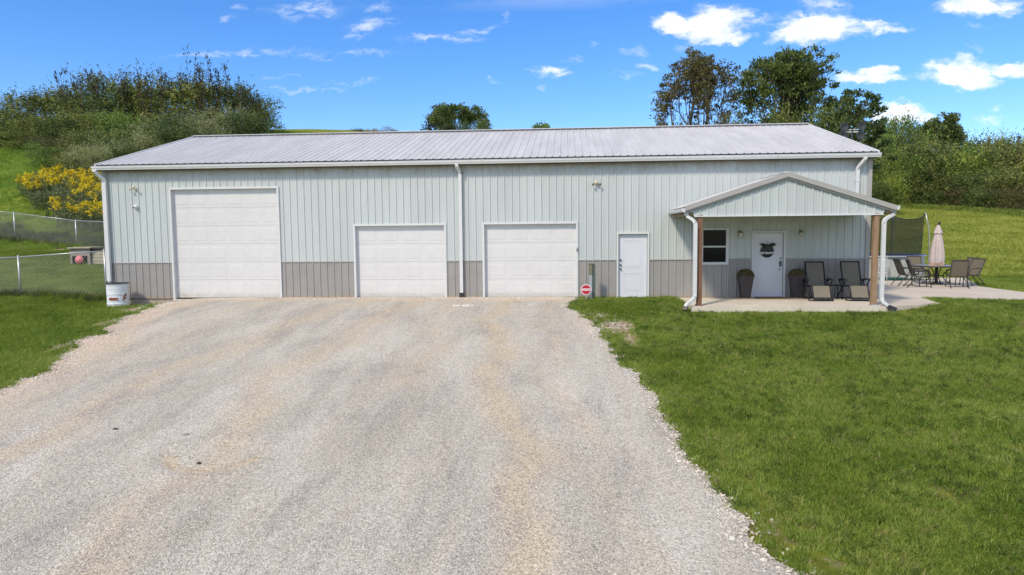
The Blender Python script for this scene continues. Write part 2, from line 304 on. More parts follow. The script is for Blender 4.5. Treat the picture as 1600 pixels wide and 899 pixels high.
def arr_mesh(name, V, F, mt, smooth=False):
    me = bpy.data.meshes.new(name); V = np.asarray(V, np.float32); F = np.asarray(F, np.int32); k = F.shape[1]
    me.vertices.add(len(V)); me.vertices.foreach_set('co', V.ravel())
    me.loops.add(F.size); me.loops.foreach_set('vertex_index', F.ravel())
    me.polygons.add(len(F)); me.polygons.foreach_set('loop_start', np.arange(len(F), dtype=np.int32)*k)
    if smooth: me.polygons.foreach_set('use_smooth', np.ones(len(F), bool))
    me.update(calc_edges=True); me.materials.append(MATS[mt]); return me
def obj(name, me, parent=None, loc=None, kind=None):
    o = bpy.data.objects.new(name, me); COL.objects.link(o)
    if parent: o.parent = parent
    if loc is not None: o.location = loc
    if kind: o['kind'] = kind
    return o

# ------------------------------------------------------------------ the lie of the land
PLy = [-40,-1,4,8,14,20,30,45,60,90,140,400]; PLz = [0,0,.25,.7,1.6,3.3,7.2,12,14.6,18.6,22,24]
PRy = [-40,10,16,24,45,60,78,110,400]; PRz = [0,0,.35,1.2,3.5,4.6,7.2,10.5,13]
_Y = np.arange(-60, 401, .5)
def _blur(t, n=11): return np.convolve(np.pad(t, n//2, mode='edge'), np.ones(n)/n, mode='valid')
TL = _blur(np.interp(_Y, PLy, PLz)); TR = _blur(np.interp(_Y, PRy, PRz))
TL = np.where(_Y < 1, 0, TL); TR = np.where(_Y < 8, 0, TR)
def sm(t):
    t = np.clip(t, 0, 1); return t*t*(3-2*t)
def H(x, y):
    x = np.asarray(x, float); y = np.asarray(y, float)
    a = np.interp(y, _Y, TL); b = np.interp(y, _Y, TR)
    w = sm((x+16)/40.0); b = b-sm((y-20)/30)*np.maximum(x-48, 0)*.04
    d = -y-1.0
    s = np.maximum(-0.08*np.where(d > 2, d-1, np.where(d > 0, d*d/4, 0)), -2.4)
    dip = -.3*np.exp(-(((x-.1)/2.0)**2+((y+.6)/1.6)**2))*np.where(y < .6, 1, np.exp(-(y-.6)**2*2))
    lawn = -.11*sm((x-18.2)/.8)*sm((-y-2.0)/.6)*sm((26.5-x)/.8)*np.where(y < 0, 1, 0)*sm((y+7)/3)
    rough = .07*np.sin(x*.31+y*.17)*np.sin(y*.23-x*.11)*sm((y-12)/20)*sm((np.abs(x)+y)/30)
    return a*(1-w)+b*w+s+dip+lawn+rough
def h(x, y): return float(H(x, y))

# ------------------------------------------------------------------ ground
def axis(lo, hi, near0, near1, fine, grow=1.12):
    a = list(np.arange(near0, near1+1e-6, fine)); s = fine
    while a[-1] < hi: s = min(s*grow, 40); a.append(a[-1]+s)
    s = fine
    while a[0] > lo: s = min(s*grow, 40); a.insert(0, a[0]-s)
    return np.array(a)
def groundmat():
    m = bpy.data.materials.new('grass_ground'); m.use_nodes = True; n = m.node_tree.nodes; l = m.node_tree.links; p = n['Principled BSDF']
    p.inputs['Roughness'].default_value = .95; p.inputs['Specular IOR Level'].default_value = .1
    t = n.new('ShaderNodeTexCoord')
    def nz(sc, det=5, st=(1,1,1), rz=0, rough=.6):
        mp = n.new('ShaderNodeMapping'); mp.inputs['Scale'].default_value = st; mp.inputs['Rotation'].default_value = (0,0,rz); l.new(t.outputs['Object'], mp.inputs[0])
        z = n.new('ShaderNodeTexNoise'); z.inputs['Scale'].default_value = sc; z.inputs['Detail'].default_value = det; z.inputs['Roughness'].default_value = rough; l.new(mp.outputs[0], z.inputs['Vector']); return z.outputs[0]
    def ramp(src, stops):
        cr = n.new('ShaderNodeValToRGB'); e = cr.color_ramp.elements
        while len(e) < len(stops): e.new(.5)
        for i, (q, c) in enumerate(stops): e[i].position = q; e[i].color = c+(1,)
        l.new(src, cr.inputs[0]); return cr.outputs[0]
    def mix(a, b, f, mode='MIX'):
        x = n.new('ShaderNodeMix'); x.data_type = 'RGBA'; x.blend_type = mode
        if isinstance(f, (int, float)): x.inputs[0].default_value = f
        else: l.new(f, x.inputs[0])
        l.new(a, x.inputs[6]); l.new(b, x.inputs[7]); return x.outputs[2]
    base = ramp(nz(.35, 4), [(.3, (.13, .165, .018)), (.5, (.20, .23, .028)), (.72, (.27, .26, .04))])
    st = ramp(nz(.9, 4, (.28, 1.8, 1), .5), [(.35, (.11, .15, .018)), (.65, (.33, .29, .06))])
    c = mix(base, st, .42)
    fine = ramp(nz(3.2, 8, rough=.82), [(.32, (.42, .48, .42)), (.5, (.95, .95, .95)), (.70, (1.5, 1.4, 1.3))])
    c = mix(c, fine, 1, 'MULTIPLY')
    at = n.new('ShaderNodeAttribute'); at.attribute_name = 'lush'
    gr = ramp(nz(1.2, 4), [(.3, (.08, .17, .018)), (.7, (.15, .26, .03))]); gr = mix(gr, fine, 1, 'MULTIPLY')
    c = mix(c, gr, at.outputs['Fac'])
    at2 = n.new('ShaderNodeAttribute'); at2.attribute_name = 'bare'
    dirt = ramp(nz(5, 6), [(.3, (.22, .14, .07)), (.55, (.42, .33, .22)), (.75, (.55, .50, .42))])
    ad = n.new('ShaderNodeMath'); ad.operation = 'MULTIPLY_ADD'; l.new(nz(3.5, 5), ad.inputs[0]); ad.inputs[1].default_value = 1.6; ad.inputs[2].default_value = -.8
    a2 = n.new('ShaderNodeMath'); a2.operation = 'ADD'; l.new(ad.outputs[0], a2.inputs[0]); l.new(at2.outputs['Fac'], a2.inputs[1])
    mr = n.new('ShaderNodeMapRange'); l.new(a2.outputs[0], mr.inputs[0]); mr.inputs[1].default_value = .42; mr.inputs[2].default_value = .62
    c = mix(c, dirt, mr.outputs[0]); l.new(c, p.inputs['Base Color'])
    b = n.new('ShaderNodeBump'); b.inputs['Strength'].default_value = .9; b.inputs['Distance'].default_value = .08; l.new(nz(7, 8, rough=.8), b.inputs['Height']); l.new(b.outputs[0], p.inputs['Normal'])
    MATS['ground'] = m
groundmat()
DR = [(0.0,15.75),(-.86,15.82),(-2.6,15.45),(-3.49,15.7),(-5.33,16.2),(-8.05,16.5),(-10.21,16.76),(-12.35,17.02),(-14.05,17.25),(-15.13,17.38),(-15.91,17.5),(-20,18.2),(-45,20)]
DL = [(0.0,2.5),(-.9,2.6),(-2.1,2.75),(-3.5,3.1),(-5.0,3.55),(-7.1,4.0),(-9.0,4.6),(-10.4,4.9),(-14,5.0),(-20,4.5),(-45,4)]
def edge(tab, y): return np.interp(-np.asarray(y, float), [-a for a, _ in tab], [b for _, b in tab])
_wr = np.random.default_rng(91); _wt = [(_wr.uniform(-1,1,n_+2), n_) for n_ in (24, 70, 190, 480)]
def wob(y, s):
    y = np.asarray(y, float); t = np.clip((y+46)/47, 0, .999); o = 0
    for (tb, n_), a in zip(_wt, (.16, .10, .085, .05)): u = (t*n_+s*7.3) % n_; o = o+a*np.interp(u, np.arange(n_+2), tb)
    return o
def xr(y): return edge(DR, y)+wob(y, 1)*np.clip(-y, 0, 1)
def xl(y): return edge(DL, y)+wob(y, 5)*1.6*np.clip(-y, 0, 1)
def bare_patches(X, Y):
    b = np.zeros_like(X)
    for (x, y, rx, ry, a) in [(16.75,-5.0,.55,.9,.95),(16.95,-6.3,.3,1.2,.8),(16.3,-3.6,.4,.7,.7),(16.9,-.35,1.6,.22,.95),(18.4,-.6,.6,.2,.6),(18.6,-1.4,.5,.3,.5),(.6,-1.0,1.6,.8,1.05),(2.4,-.9,.9,.9,1.1),(1.5,-1.3,1.4,.8,1.15),(1.5,-.35,1.5,.5,1.2),(2.5,-2.7,.5,1.1,.85),(3.0,-4.6,.35,1.2,.75),(3.7,-7,.35,1.4,.7),(1.0,-3.4,.5,.25,.8),(1.8,-2.6,.9,.35,.8),(17.7,-14.9,.16,1.0,.75),(17.95,-16.2,.2,1.2,.85),(3.2,-4.3,.6,.8,.6),(4.3,-8,.4,2,.5),(20.5,-2.95,.5,.2,.6),(22.9,-2.95,.3,.15,.6),(-11,12.9,2.5,.5,.7)]:
        b = np.maximum(b, a*np.exp(-(((X-x)/rx)**2+((Y-y)/ry)**2)))
    e = np.abs(X-xr(Y)); b = np.maximum(b, np.where(Y < -.5, (.38+.2*np.sin(Y*1.7)*np.sin(Y*.63+1))*np.exp(-(e/.22)**2), 0))
    return b
def lushness(X, Y):
    l = .58*sm((3.5-X)/3)*sm((2.2-Y)/2.5)                     # left strip by the drive
    l = np.maximum(l, .95*np.exp(-(((X+32)/18)**2+((Y-36)/14)**2)))
    for (x, y, rx, ry, a) in [(16.9,-2.6,1.0,1.3,.8),(17.7,-8.5,.8,1.6,.6),(22.3,-4.5,1.2,.8,.5),(18.6,-13.9,.6,1.8,.5),(17.6,-10.8,.4,1.5,.5),(35,9,6,1.8,.6),(-10,10.8,4.5,1.2,.8)]:
        l = np.maximum(l, a*np.exp(-(((X-x)/rx)**2+((Y-y)/ry)**2)))
    return np.clip(l, 0, 1)
gx = axis(-900, 900, -8, 34, .3); gy = axis(-120, 1500, -19, 16, .3)
GX, GY = np.meshgrid(gx, gy); GZ = H(GX, GY)
nx, ny = len(gx), len(gy)
idx = np.arange(nx*ny).reshape(ny, nx)
F = np.stack([idx[:-1,:-1], idx[:-1,1:], idx[1:,1:], idx[1:,:-1]], -1).reshape(-1, 4)
me = arr_mesh('ground', np.stack([GX, GY, GZ], -1).reshape(-1, 3), F, 'ground', True)
for nm, fn in (('lush', lushness), ('bare', bare_patches)):
    at = me.attributes.new(nm, 'FLOAT', 'POINT'); at.data.foreach_set('value', fn(GX, GY).ravel().astype(np.float32))
ground = obj('ground', me, kind='structure')

# ------------------------------------------------------------------ gravel drive
def gravelmat():
    m = bpy.data.materials.new('gravel'); m.use_nodes = True; n = m.node_tree.nodes; l = m.node_tree.links; p = n['Principled BSDF']
    p.inputs['Roughness'].default_value = .95; p.inputs['Specular IOR Level'].default_value = .15
    t = n.new('ShaderNodeTexCoord')
    def nz(sc, det=5, st=(1,1,1), rough=.6, src=None):
        mp = n.new('ShaderNodeMapping'); mp.inputs['Scale'].default_value = st; l.new(src or t.outputs['Object'], mp.inputs[0])
        z = n.new('ShaderNodeTexNoise'); z.inputs['Scale'].default_value = sc; z.inputs['Detail'].default_value = det; z.inputs['Roughness'].default_value = rough; l.new(mp.outputs[0], z.inputs['Vector']); return z.outputs[0]
    def mr(src, a, b, c, d):
        x = n.new('ShaderNodeMapRange'); l.new(src, x.inputs[0])
        for i, v in enumerate((a,b,c,d)): x.inputs[i+1].default_value = v
        return x.outputs[0]
    def mix(a, b, f, mode='MIX'):
        x = n.new('ShaderNodeMix'); x.data_type = 'RGBA'; x.blend_type = mode
        if isinstance(f, (int, float)): x.inputs[0].default_value = f
        else: l.new(f, x.inputs[0])
        for s, i in ((a, 6), (b, 7)):
            if isinstance(s, tuple): x.inputs[i].default_value = s+(1,)
            else: l.new(s, x.inputs[i])
        return x.outputs[2]
    at = n.new('ShaderNodeAttribute'); at.attribute_name = 'tan'
    at2 = n.new('ShaderNodeAttribute'); at2.attribute_name = 'pink'
    big = nz(.8, 6, (1.4,.25,1)); med = nz(2.2, 6, (1.4,.28,1))
    c = mix((.385, .35, .29), (.52, .485, .42), mr(big, .35, .65, 0, 1))
    tn = n.new('ShaderNodeMath'); tn.operation = 'MULTIPLY_ADD'; l.new(med, tn.inputs[0]); tn.inputs[1].default_value = 1.3; tn.inputs[2].default_value = -.65
    ta = n.new('ShaderNodeMath'); ta.operation = 'ADD'; ta.use_clamp = True; l.new(tn.outputs[0], ta.inputs[0]); l.new(at.outputs['Fac'], ta.inputs[1])
    c = mix(c, (.50, .415, .295), ta.outputs[0])
    c = mix(c, (.60, .475, .37), at2.outputs['Fac'])
    dk = mr(nz(1.3, 7, (1,.3,1), .74), .50, .66, 0, .55); c = mix(c, (.27, .25, .235), dk)
    g1 = n.new('ShaderNodeTexVoronoi'); g1.inputs['Scale'].default_value = 55; l.new(t.outputs['Object'], g1.inputs['Vector'])
    sp = n.new('ShaderNodeSeparateColor'); l.new(g1.outputs['Color'], sp.inputs[0])
    c = mix(c, (1.5, 1.5, 1.5), 0); gm = mr(sp.outputs[0], 0, 1, .66, 1.36)
    vm = n.new('ShaderNodeVectorMath'); vm.operation = 'MULTIPLY'; l.new(c, vm.inputs[0]); l.new(gm, vm.inputs[1])
    g3 = mr(nz(26, 5, rough=.7), .3, .7, .84, 1.16)
    v2 = n.new('ShaderNodeVectorMath'); v2.operation = 'MULTIPLY'; l.new(vm.outputs[0], v2.inputs[0]); l.new(g3, v2.inputs[1])
    l.new(v2.outputs[0], p.inputs['Base Color'])
    b = n.new('ShaderNodeBump'); b.inputs['Strength'].default_value = .8; b.inputs['Distance'].default_value = .012; b.invert = True; l.new(g1.outputs['Distance'], b.inputs['Height'])
    b2 = n.new('ShaderNodeBump'); b2.inputs['Strength'].default_value = .6; b2.inputs['Distance'].default_value = .05; l.new(nz(6, 6, rough=.7), b2.inputs['Height']); l.new(b.outputs[0], b2.inputs['Normal'])
    l.new(b2.outputs[0], p.inputs['Normal']); MATS['gravel'] = m
gravelmat()
def seg_dist(X, Y, pts):
    d = np.full(X.shape, 1e9)
    for (a, b), (c, e) in zip(pts[:-1], pts[1:]):
        vx, vy = c-a, e-b; t = np.clip(((X-a)*vx+(Y-b)*vy)/(vx*vx+vy*vy), 0, 1); d = np.minimum(d, np.hypot(X-a-t*vx, Y-b-t*vy))
    return d
TRACKS = [([(13.6,-.5),(13.6,-5),(14.2,-10),(15.4,-17),(17,-24)], .34, .85), ([(15.0,-2.0),(14.9,-5),(15.3,-10),(16.6,-17)], .22, .45),
          ([(10.9,-.5),(10.6,-4),(9.9,-9),(10.6,-14),(11.5,-22)], .4, .6), ([(9.2,-.5),(8.6,-4),(7.6,-9),(7.4,-15)], .45, .55),
          ([(6.0,-.5),(5.7,-5),(6.0,-10),(7,-20)], .5, .35), ([(3.2,-1.5),(3.9,-5),(5.0,-9),(5.6,-16)], .7, .8), ([(2.4,-.4),(15.6,-.5)], .5, .75), ([(12.1,-1),(12.2,-6),(12.6,-10)], .5, .4)]
def tanmap(X, Y):
    t = np.zeros_like(X)
    Xw = X+.18*np.sin(Y*1.1)+.10*np.sin(Y*2.7+X)
    for pts, w, a in TRACKS: t = np.maximum(t, a*np.exp(-(seg_dist(Xw, Y, pts)/w)**2))
    cr = np.exp(-((np.hypot((X-10.62), (Y+13.45)*1.2)-.62)/.10)**2)*np.where(Y < -13.55, 1, .15)
    return np.clip(np.maximum(t, cr*1.3), 0, 1.3)
def pinkmap(X, Y):
    t = .8*np.exp(-(seg_dist(X, Y, [(2.9,-1),(3.6,-5),(4.4,-8),(5.2,-11),(5.3,-16)])/.55)**2)
    t = np.maximum(t, .8*np.exp(-(seg_dist(X, Y, [(4,-.3),(15.4,-.6)])/.6)**2))
    return np.maximum(t, .7*np.exp(-(((X-16.2)/.5)**2+((Y+4.6)/1.3)**2)))
rows = np.concatenate([-np.arange(0, 19.0, .12), -np.arange(19, 45, .6)]); nc = 130
def drive_relief(X, Y):
    z = -.022*np.minimum(tanmap(X, Y), 1)
    r = np.hypot(X-10.62, (Y+13.45)*1.2)
    z += -.02*np.exp(-(r/.55)**2)+.028*np.exp(-((r-.85)/.16)**2)
    return z+.006*np.sin(X*3.1+Y*1.3)*np.sin(Y*2.2-X*.7)
V = []
for y in rows:
    a, b = float(xl(y)), float(xr(y)); x = np.linspace(a, b, nc); yy = np.full(nc, y if y < 0 else -.0)
    e = np.minimum(x-a, b-x); z = H(x, yy)+.018+(drive_relief(x, yy)+.03)*sm(e/.3)
    V.append(np.stack([x, yy+(.02 if y == 0 else 0)*0, z], -1))
V = np.array(V); k = len(rows); idx = np.arange(k*nc).reshape(k, nc)
F = np.stack([idx[:-1,:-1], idx[1:,:-1], idx[1:,1:], idx[:-1,1:]], -1).reshape(-1, 4)
me = arr_mesh('gravel_driveway', V.reshape(-1, 3), F, 'gravel', True)
for nm, fn in (('tan', tanmap), ('pink', pinkmap)):
    at = me.attributes.new(nm, 'FLOAT', 'POINT'); at.data.foreach_set('value', fn(V[...,0], V[...,1]).ravel().astype(np.float32))
obj('gravel_driveway', me, kind='structure')

# ------------------------------------------------------------------ scattering
def scatter(name, pts, rot, scl, protos, label, seed=0):
    """one object holding instances of small prototypes on its points"""
    me = bpy.data.meshes.new(name); me.vertices.add(len(pts)); me.vertices.foreach_set('co', np.asarray(pts, np.float32).ravel())
    for nm, typ, val in (('rot', 'FLOAT_VECTOR', rot), ('scl', 'FLOAT', scl), ('pick', 'INT', np.arange(len(pts)) % len(protos))):
        at = me.attributes.new(nm, typ, 'POINT'); at.data.foreach_set('vector' if typ == 'FLOAT_VECTOR' else 'value', np.asarray(val, np.int32 if typ == 'INT' else np.float32).ravel())
    o = bpy.data.objects.new(name, me); COL.objects.link(o)
    g = bpy.data.node_groups.new(name, 'GeometryNodeTree'); g.interface.new_socket('Geometry', in_out='INPUT', socket_type='NodeSocketGeometry'); g.interface.new_socket('Geometry', in_out='OUTPUT', socket_type='NodeSocketGeometry')
    gi = g.nodes.new('NodeGroupInput'); go = g.nodes.new('NodeGroupOutput'); ip = g.nodes.new('GeometryNodeInstanceOnPoints'); gj = g.nodes.new('GeometryNodeGeometryToInstance')
    for p in reversed(protos):
        oi = g.nodes.new('GeometryNodeObjectInfo'); oi.inputs['Object'].default_value = p; g.links.new(oi.outputs['Geometry'], gj.inputs[0])
    def na(nm, dt):
        a = g.nodes.new('GeometryNodeInputNamedAttribute'); a.data_type = dt; a.inputs[0].default_value = nm; return a.outputs['Attribute']
    g.links.new(gi.outputs[0], ip.inputs['Points']); g.links.new(gj.outputs[0], ip.inputs['Instance']); ip.inputs['Pick Instance'].default_value = True
    g.links.new(na('pick', 'INT'), ip.inputs['Instance Index']); g.links.new(na('rot', 'FLOAT_VECTOR'), ip.inputs['Rotation']); g.links.new(na('scl', 'FLOAT'), ip.inputs['Scale'])
    g.links.new(ip.outputs[0], go.inputs[0]); md = o.modifiers.new('scatter', 'NODES'); md.node_group = g
    o['kind'] = 'stuff'; o['label'] = label; return o
def proto(name, V, F, mt): return bpy.data.objects.new(name, arr_mesh(name, V, F, mt))
def tuft(seed, n, rad, hh, wd, mt, lean=.5):
    r = np.random.default_rng(seed); V = []; F = []
    for i in range(n):
        a, q = r.uniform(0, 6.28), rad*math.sqrt(r.random()); x, y = q*math.cos(a), q*math.sin(a)
        b = r.uniform(0, 6.28); ln = hh*r.uniform(.6, 1.15); le = lean*r.uniform(.3, 1.3)*ln; dx, dy = math.cos(b)*le, math.sin(b)*le
        w = wd*r.uniform(.7, 1.2)/2; c = r.uniform(0, 6.28); wx, wy = math.cos(c)*w, math.sin(c)*w; o = len(V)
        V += [(x-wx,y-wy,-.01),(x+wx,y+wy,-.01),(x+wx*.7+dx*.45,y+wy*.7+dy*.45,ln*.6),(x-wx*.7+dx*.45,y-wy*.7+dy*.45,ln*.6)]; F.append((o,o+1,o+2,o+3))
        V += [(x+dx,y+dy,ln),(x+dx*1.05,y+dy*1.05,ln*.98)]; F.append((o+3,o+2,o+5,o+4))
    return V, F
lawnT = [proto('grass_tuft', *tuft(i, 30, .085, .055, .006, 'grass_blade', .9), 'grass_blade') for i in range(4)]
lushT = [proto('lush_tuft', *tuft(20+i, 30, .10, .085, .007, 'grass_lush', .8), 'grass_lush') for i in range(3)]
def on_drive(x, y, pad=0): return (x > xl(y)+pad) & (x < xr(y)-pad) & (y < .2)
PATIO = [(24.25,-2.68),(26.1,-1.95),(26.4,-.25),(28.9,-1.3),(31.0,-2.2),(32.2,-.4),(30.55,1.66),(30.49,4.07),(31.5,6.3),(32.6,9),(32.6,13),(24.9,13),(24.9,.0),(24.25,.0)]
def in_poly(x, y, P):
    c = np.zeros(x.shape, bool); j = len(P)-1
    for i in range(len(P)):
        xi, yi = P[i]; xj, yj = P[j]
        c ^= ((yi > y) != (yj > y)) & (x < (xj-xi)*(y-yi)/((yj-yi)+1e-12)+xi); j = i
    return c
def rnd(n, x0, x1, y0, y1): return rng.uniform(x0, x1, n), rng.uniform(y0, y1, n)
def inview(x, y, pad=5.0):
    dx = x-15.448; dy = y+22.542; f = -.0767*dx+.9938*dy; r = .997*dx+.076*dy
    return (np.abs(r) < f*.7336+pad) & (f > 3.5)
def free(x, y, pad=.0):
    return ~on_drive(x, y, pad) & ~in_poly(x, y, PATIO) & ~((x > -.05) & (x < 24.9) & (y > -.02) & (y < 12.6)) & ~((x > 18.95) & (x < 24.4) & (y > -2.7) & (y < .1)) & inview(x, y)
def rots(n, tilt=.25): return np.stack([rng.normal(0, tilt, n), rng.normal(0, tilt, n), rng.uniform(0, 6.28, n)], -1)
def zpts(x, y, dz=0): return np.stack([x, y, H(x, y)+dz], -1)
# right lawn, near to mid distance
X = []; Y = []
for n, bx in ((62000, (15, 37, -17.5, -8)), (50000, (15, 46, -8, 0)), (26000, (24.9, 50, 0, 16))):
    x, y = rnd(n, *bx); X.append(x); Y.append(y)
x = np.concatenate(X); y = np.concatenate(Y)
keep = free(x, y, -.0) & (bare_patches(x, y)+rng.normal(0, .15, len(x)) < .5) & (x > 10); x, y = x[keep], y[keep]
lu = lushness(x, y)+rng.normal(0, .12, len(x)) > .42
sc = rng.uniform(.7, 1.25, len(x))
scatter('lawn_grass', zpts(x[~lu], y[~lu]), rots((~lu).sum()), sc[~lu], lawnT, 'short mown green grass of the lawn right of the drive')
scatter('lush_grass', zpts(x[lu], y[lu]), rots(lu.sum()), sc[lu], lushT, 'greener thicker grass patches in the lawn')
x = np.concatenate([rng.uniform(15, 37, 4200), rng.uniform(15, 44, 3000)]); y = np.concatenate([rng.uniform(-17.5, -7, 4200), rng.uniform(-8, -1, 3000)])
keep = free(x, y) & (bare_patches(x, y) < .4); x, y = x[keep], y[keep]
scatter('clover_tufts', zpts(x, y), rots(len(x), .4), rng.uniform(.7, 1.5, len(x)), [proto('clover_tuft', *tuft(90+i, 34, .07, .06, .010, 'grass_dark', 1.1), 'grass_dark') for i in range(3)], 'darker clover and coarse tufts dotted through the right lawn')
x = np.concatenate([rng.uniform(15, 37, 2600), rng.uniform(15, 44, 1800)]); y = np.concatenate([rng.uniform(-17.5, -7, 2600), rng.uniform(-8, -1, 1800)])
keep = free(x, y); x, y = x[keep], y[keep]
scatter('dry_tufts', zpts(x, y), rots(len(x), .4), rng.uniform(.7, 1.3, len(x)), [proto('dry_tuft', *tuft(95+i, 26, .09, .06, .006, 'grass_dry', 1.2), 'grass_dry') for i in range(3)], 'dry straw-coloured clippings dotted through the right lawn')
bigT = [proto('meadow_tuft', *tuft(70+i, 34, .22, .10, .016, 'grass_meadow', .9), 'grass_meadow') for i in range(4)]
x, y = rnd(60000, 26, 75, 9, 62); keep = inview(x, y) & ~in_poly(x, y, PATIO) & (H(x, y) < 6); x, y = x[keep], y[keep]
scatter('hill_grass', zpts(x, y), rots(len(x)), rng.uniform(.7, 1.5, len(x)), bigT, 'yellow-green mown grass on the rising lawn beyond the patio')
x, y = rnd(42000, -50, -6, 13, 52); keep = inview(x, y); x, y = x[keep], y[keep]
scatter('left_hill_grass', zpts(x, y), rots(len(x)), rng.uniform(.7, 1.5, len(x)), [proto('hill_tuft', *tuft(80+i, 34, .22, .10, .016, 'grass_hill', .9), 'grass_hill') for i in range(3)], 'fresh green grass on the hill rising at the left')
# left strip and yard inside the fence
x1, y1 = rnd(60000, -12, 6, -13, 1.2); x2, y2 = rnd(50000, -16, .5, 1.2, 14)
x = np.concatenate([x1, x2]); y = np.concatenate([y1, y2])
keep = free(x, y) & (bare_patches(x, y)+rng.normal(0, .15, len(x)) < .5) & (x < 8); x, y = x[keep], y[keep]
lu = lushness(x, y)+rng.normal(0, .15, len(x)) > .45; sc = rng.uniform(.8, 1.4, len(x))
scatter('yard_grass', zpts(x[~lu], y[~lu]), rots((~lu).sum()), sc[~lu], lawnT, 'yellow-green grass of the fenced yard on the left')
scatter('verge_grass', zpts(x[lu], y[lu]), rots(lu.sum()), sc[lu], lushT, 'bright green grass verge between drive and fence')
# taller unmown grass along the fences and under the thickets
tallT = [proto('tall_tuft', *tuft(40+i, 26, .12, .28, .012, 'weed_dark', .45), 'weed_dark') for i in range(3)]
tallG = [proto('tall_green_tuft', *tuft(50+i, 26, .12, .22, .012, 'grass_lush', .5), 'grass_lush') for i in range(3)]
t = rng.random(900); x = -14+13.4*t; y = .52+rng.normal(0, .13, 900)
scatter('fence_weeds', zpts(x, y), rots(900), rng.uniform(.5, 1.2, 900), tallG+tallT, 'tall weeds growing up through the near chain-link fence')
t = rng.random(2600); x = -22+22*t; y = 15.6-2.9*(x+16.6)/7.8*.6+rng.normal(0, .5, 2600); keep = x < 3
scatter('bank_weeds', zpts(x[keep], y[keep]), rots(keep.sum()), rng.uniform(.4, 1.3, keep.sum()), tallT+tallG[:1], 'dark rough weeds along the foot of the far fence')
rough_line = []
for (ax, ay), (bx, by) in zip([(38,49),(47.7,52.5),(51.4,58),(53,54.5),(54.5,51),(56,47.5),(56,42),(60,36),(70,34)][:-1], [(47.7,52.5),(51.4,58),(53,54.5),(54.5,51),(56,47.5),(56,42),(60,36),(70,34)]):
    n = 700; t = rng.random(n); rough_line.append(np.stack([ax+(bx-ax)*t+rng.normal(0, .8, n), ay+(by-ay)*t+rng.normal(0, .8, n)], -1))
q = np.concatenate(rough_line); yg = [proto('tall_pale_tuft', *tuft(60+i, 26, .25, .6, .03, 'leaf_yellowgreen', .5), 'leaf_yellowgreen') for i in range(3)]
scatter('meadow_edge_grass', zpts(q[:,0], q[:,1]), rots(len(q)), rng.uniform(.3, .95, len(q)), yg, 'tall pale grass along the foot of the trees on the right')
# loose stones on the drive
def stone(seed, mt):
    r = np.random.default_rng(seed); bm = bmesh.new(); bmesh.ops.create_icosphere(bm, subdivisions=1, radius=1)
    for v in bm.verts: v.co *= r.uniform(.65, 1.15); v.co.z *= .6; v.co.x *= 1.2
    me = bpy.data.meshes.new('stone'); bm.to_mesh(me); bm.free(); me.materials.append(MATS[mt]); return bpy.data.objects.new('stone', me)
ST = [stone(i, 'stone_mix') for i in range(5)]; ST2 = [stone(20+i, 'stone_tan') for i in range(4)]
X = []; Y = []
for n, bx in ((90000, (8.5, 18, -17.2, -12)), (70000, (4.5, 18, -12, -6)), (40000, (2.5, 17, -6, -.1))):
    x, y = rnd(n, *bx); X.append(x); Y.append(y)
x = np.concatenate(X); y = np.concatenate(Y); keep = on_drive(x, y, .02) & inview(x, y, .3); x, y = x[keep], y[keep]
tn = np.minimum(tanmap(x, y), 1); keep = rng.random(len(x)) > tn*.85; x, y = x[keep], y[keep]
e = np.minimum(x-xl(y), xr(y)-x)
zz = H(x, y)+.018+(drive_relief(x, y)+.03)*sm(e/.3)
sc = rng.lognormal(math.log(.006), .32, len(x)); sc = np.clip(sc, .004, .022)
scatter('gravel_stones', np.stack([x, y, zz+sc*.15], -1), rots(len(x), .5), sc, ST, 'loose grey crushed stone lying on the drive')
# bigger pale stones spilling over the lawn edge and round the barrel
y = -rng.uniform(.2, 17.2, 5000); x = xr(y)+rng.normal(-.08, .13, 5000)
xa, ya = x, y
x = rng.normal(16.35, .42, 1600); y = rng.normal(-4.6, 1.0, 1600); xb, yb = x, y
x = rng.normal(1.3, .9, 4200); y = rng.normal(-1.2, .55, 4200); xc, yc = x, y
y = -rng.uniform(.6, 11, 4200); x = xl(y)+rng.normal(.0, .28, 4200); xd, yd = x, y
x = rng.uniform(2.4, 15.8, 3500); y = -np.abs(rng.normal(0, .3, 3500))-.12; xe, ye = x, y
x = np.concatenate([xa, xb, xc, xd, xe]); y = np.concatenate([ya, yb, yc, yd, ye]); keep = (y < -.1); x, y = x[keep], y[keep]
sc = np.clip(rng.lognormal(math.log(.0115), .4, len(x)), .005, .032)
od = on_drive(x, y); scatter('edge_stones', np.stack([x, y, H(x, y)+np.where(od, .035, .008)], -1), rots(len(x), .5), sc, ST2+ST[:2], 'pale limestone chips spilled along the edges of the drive')
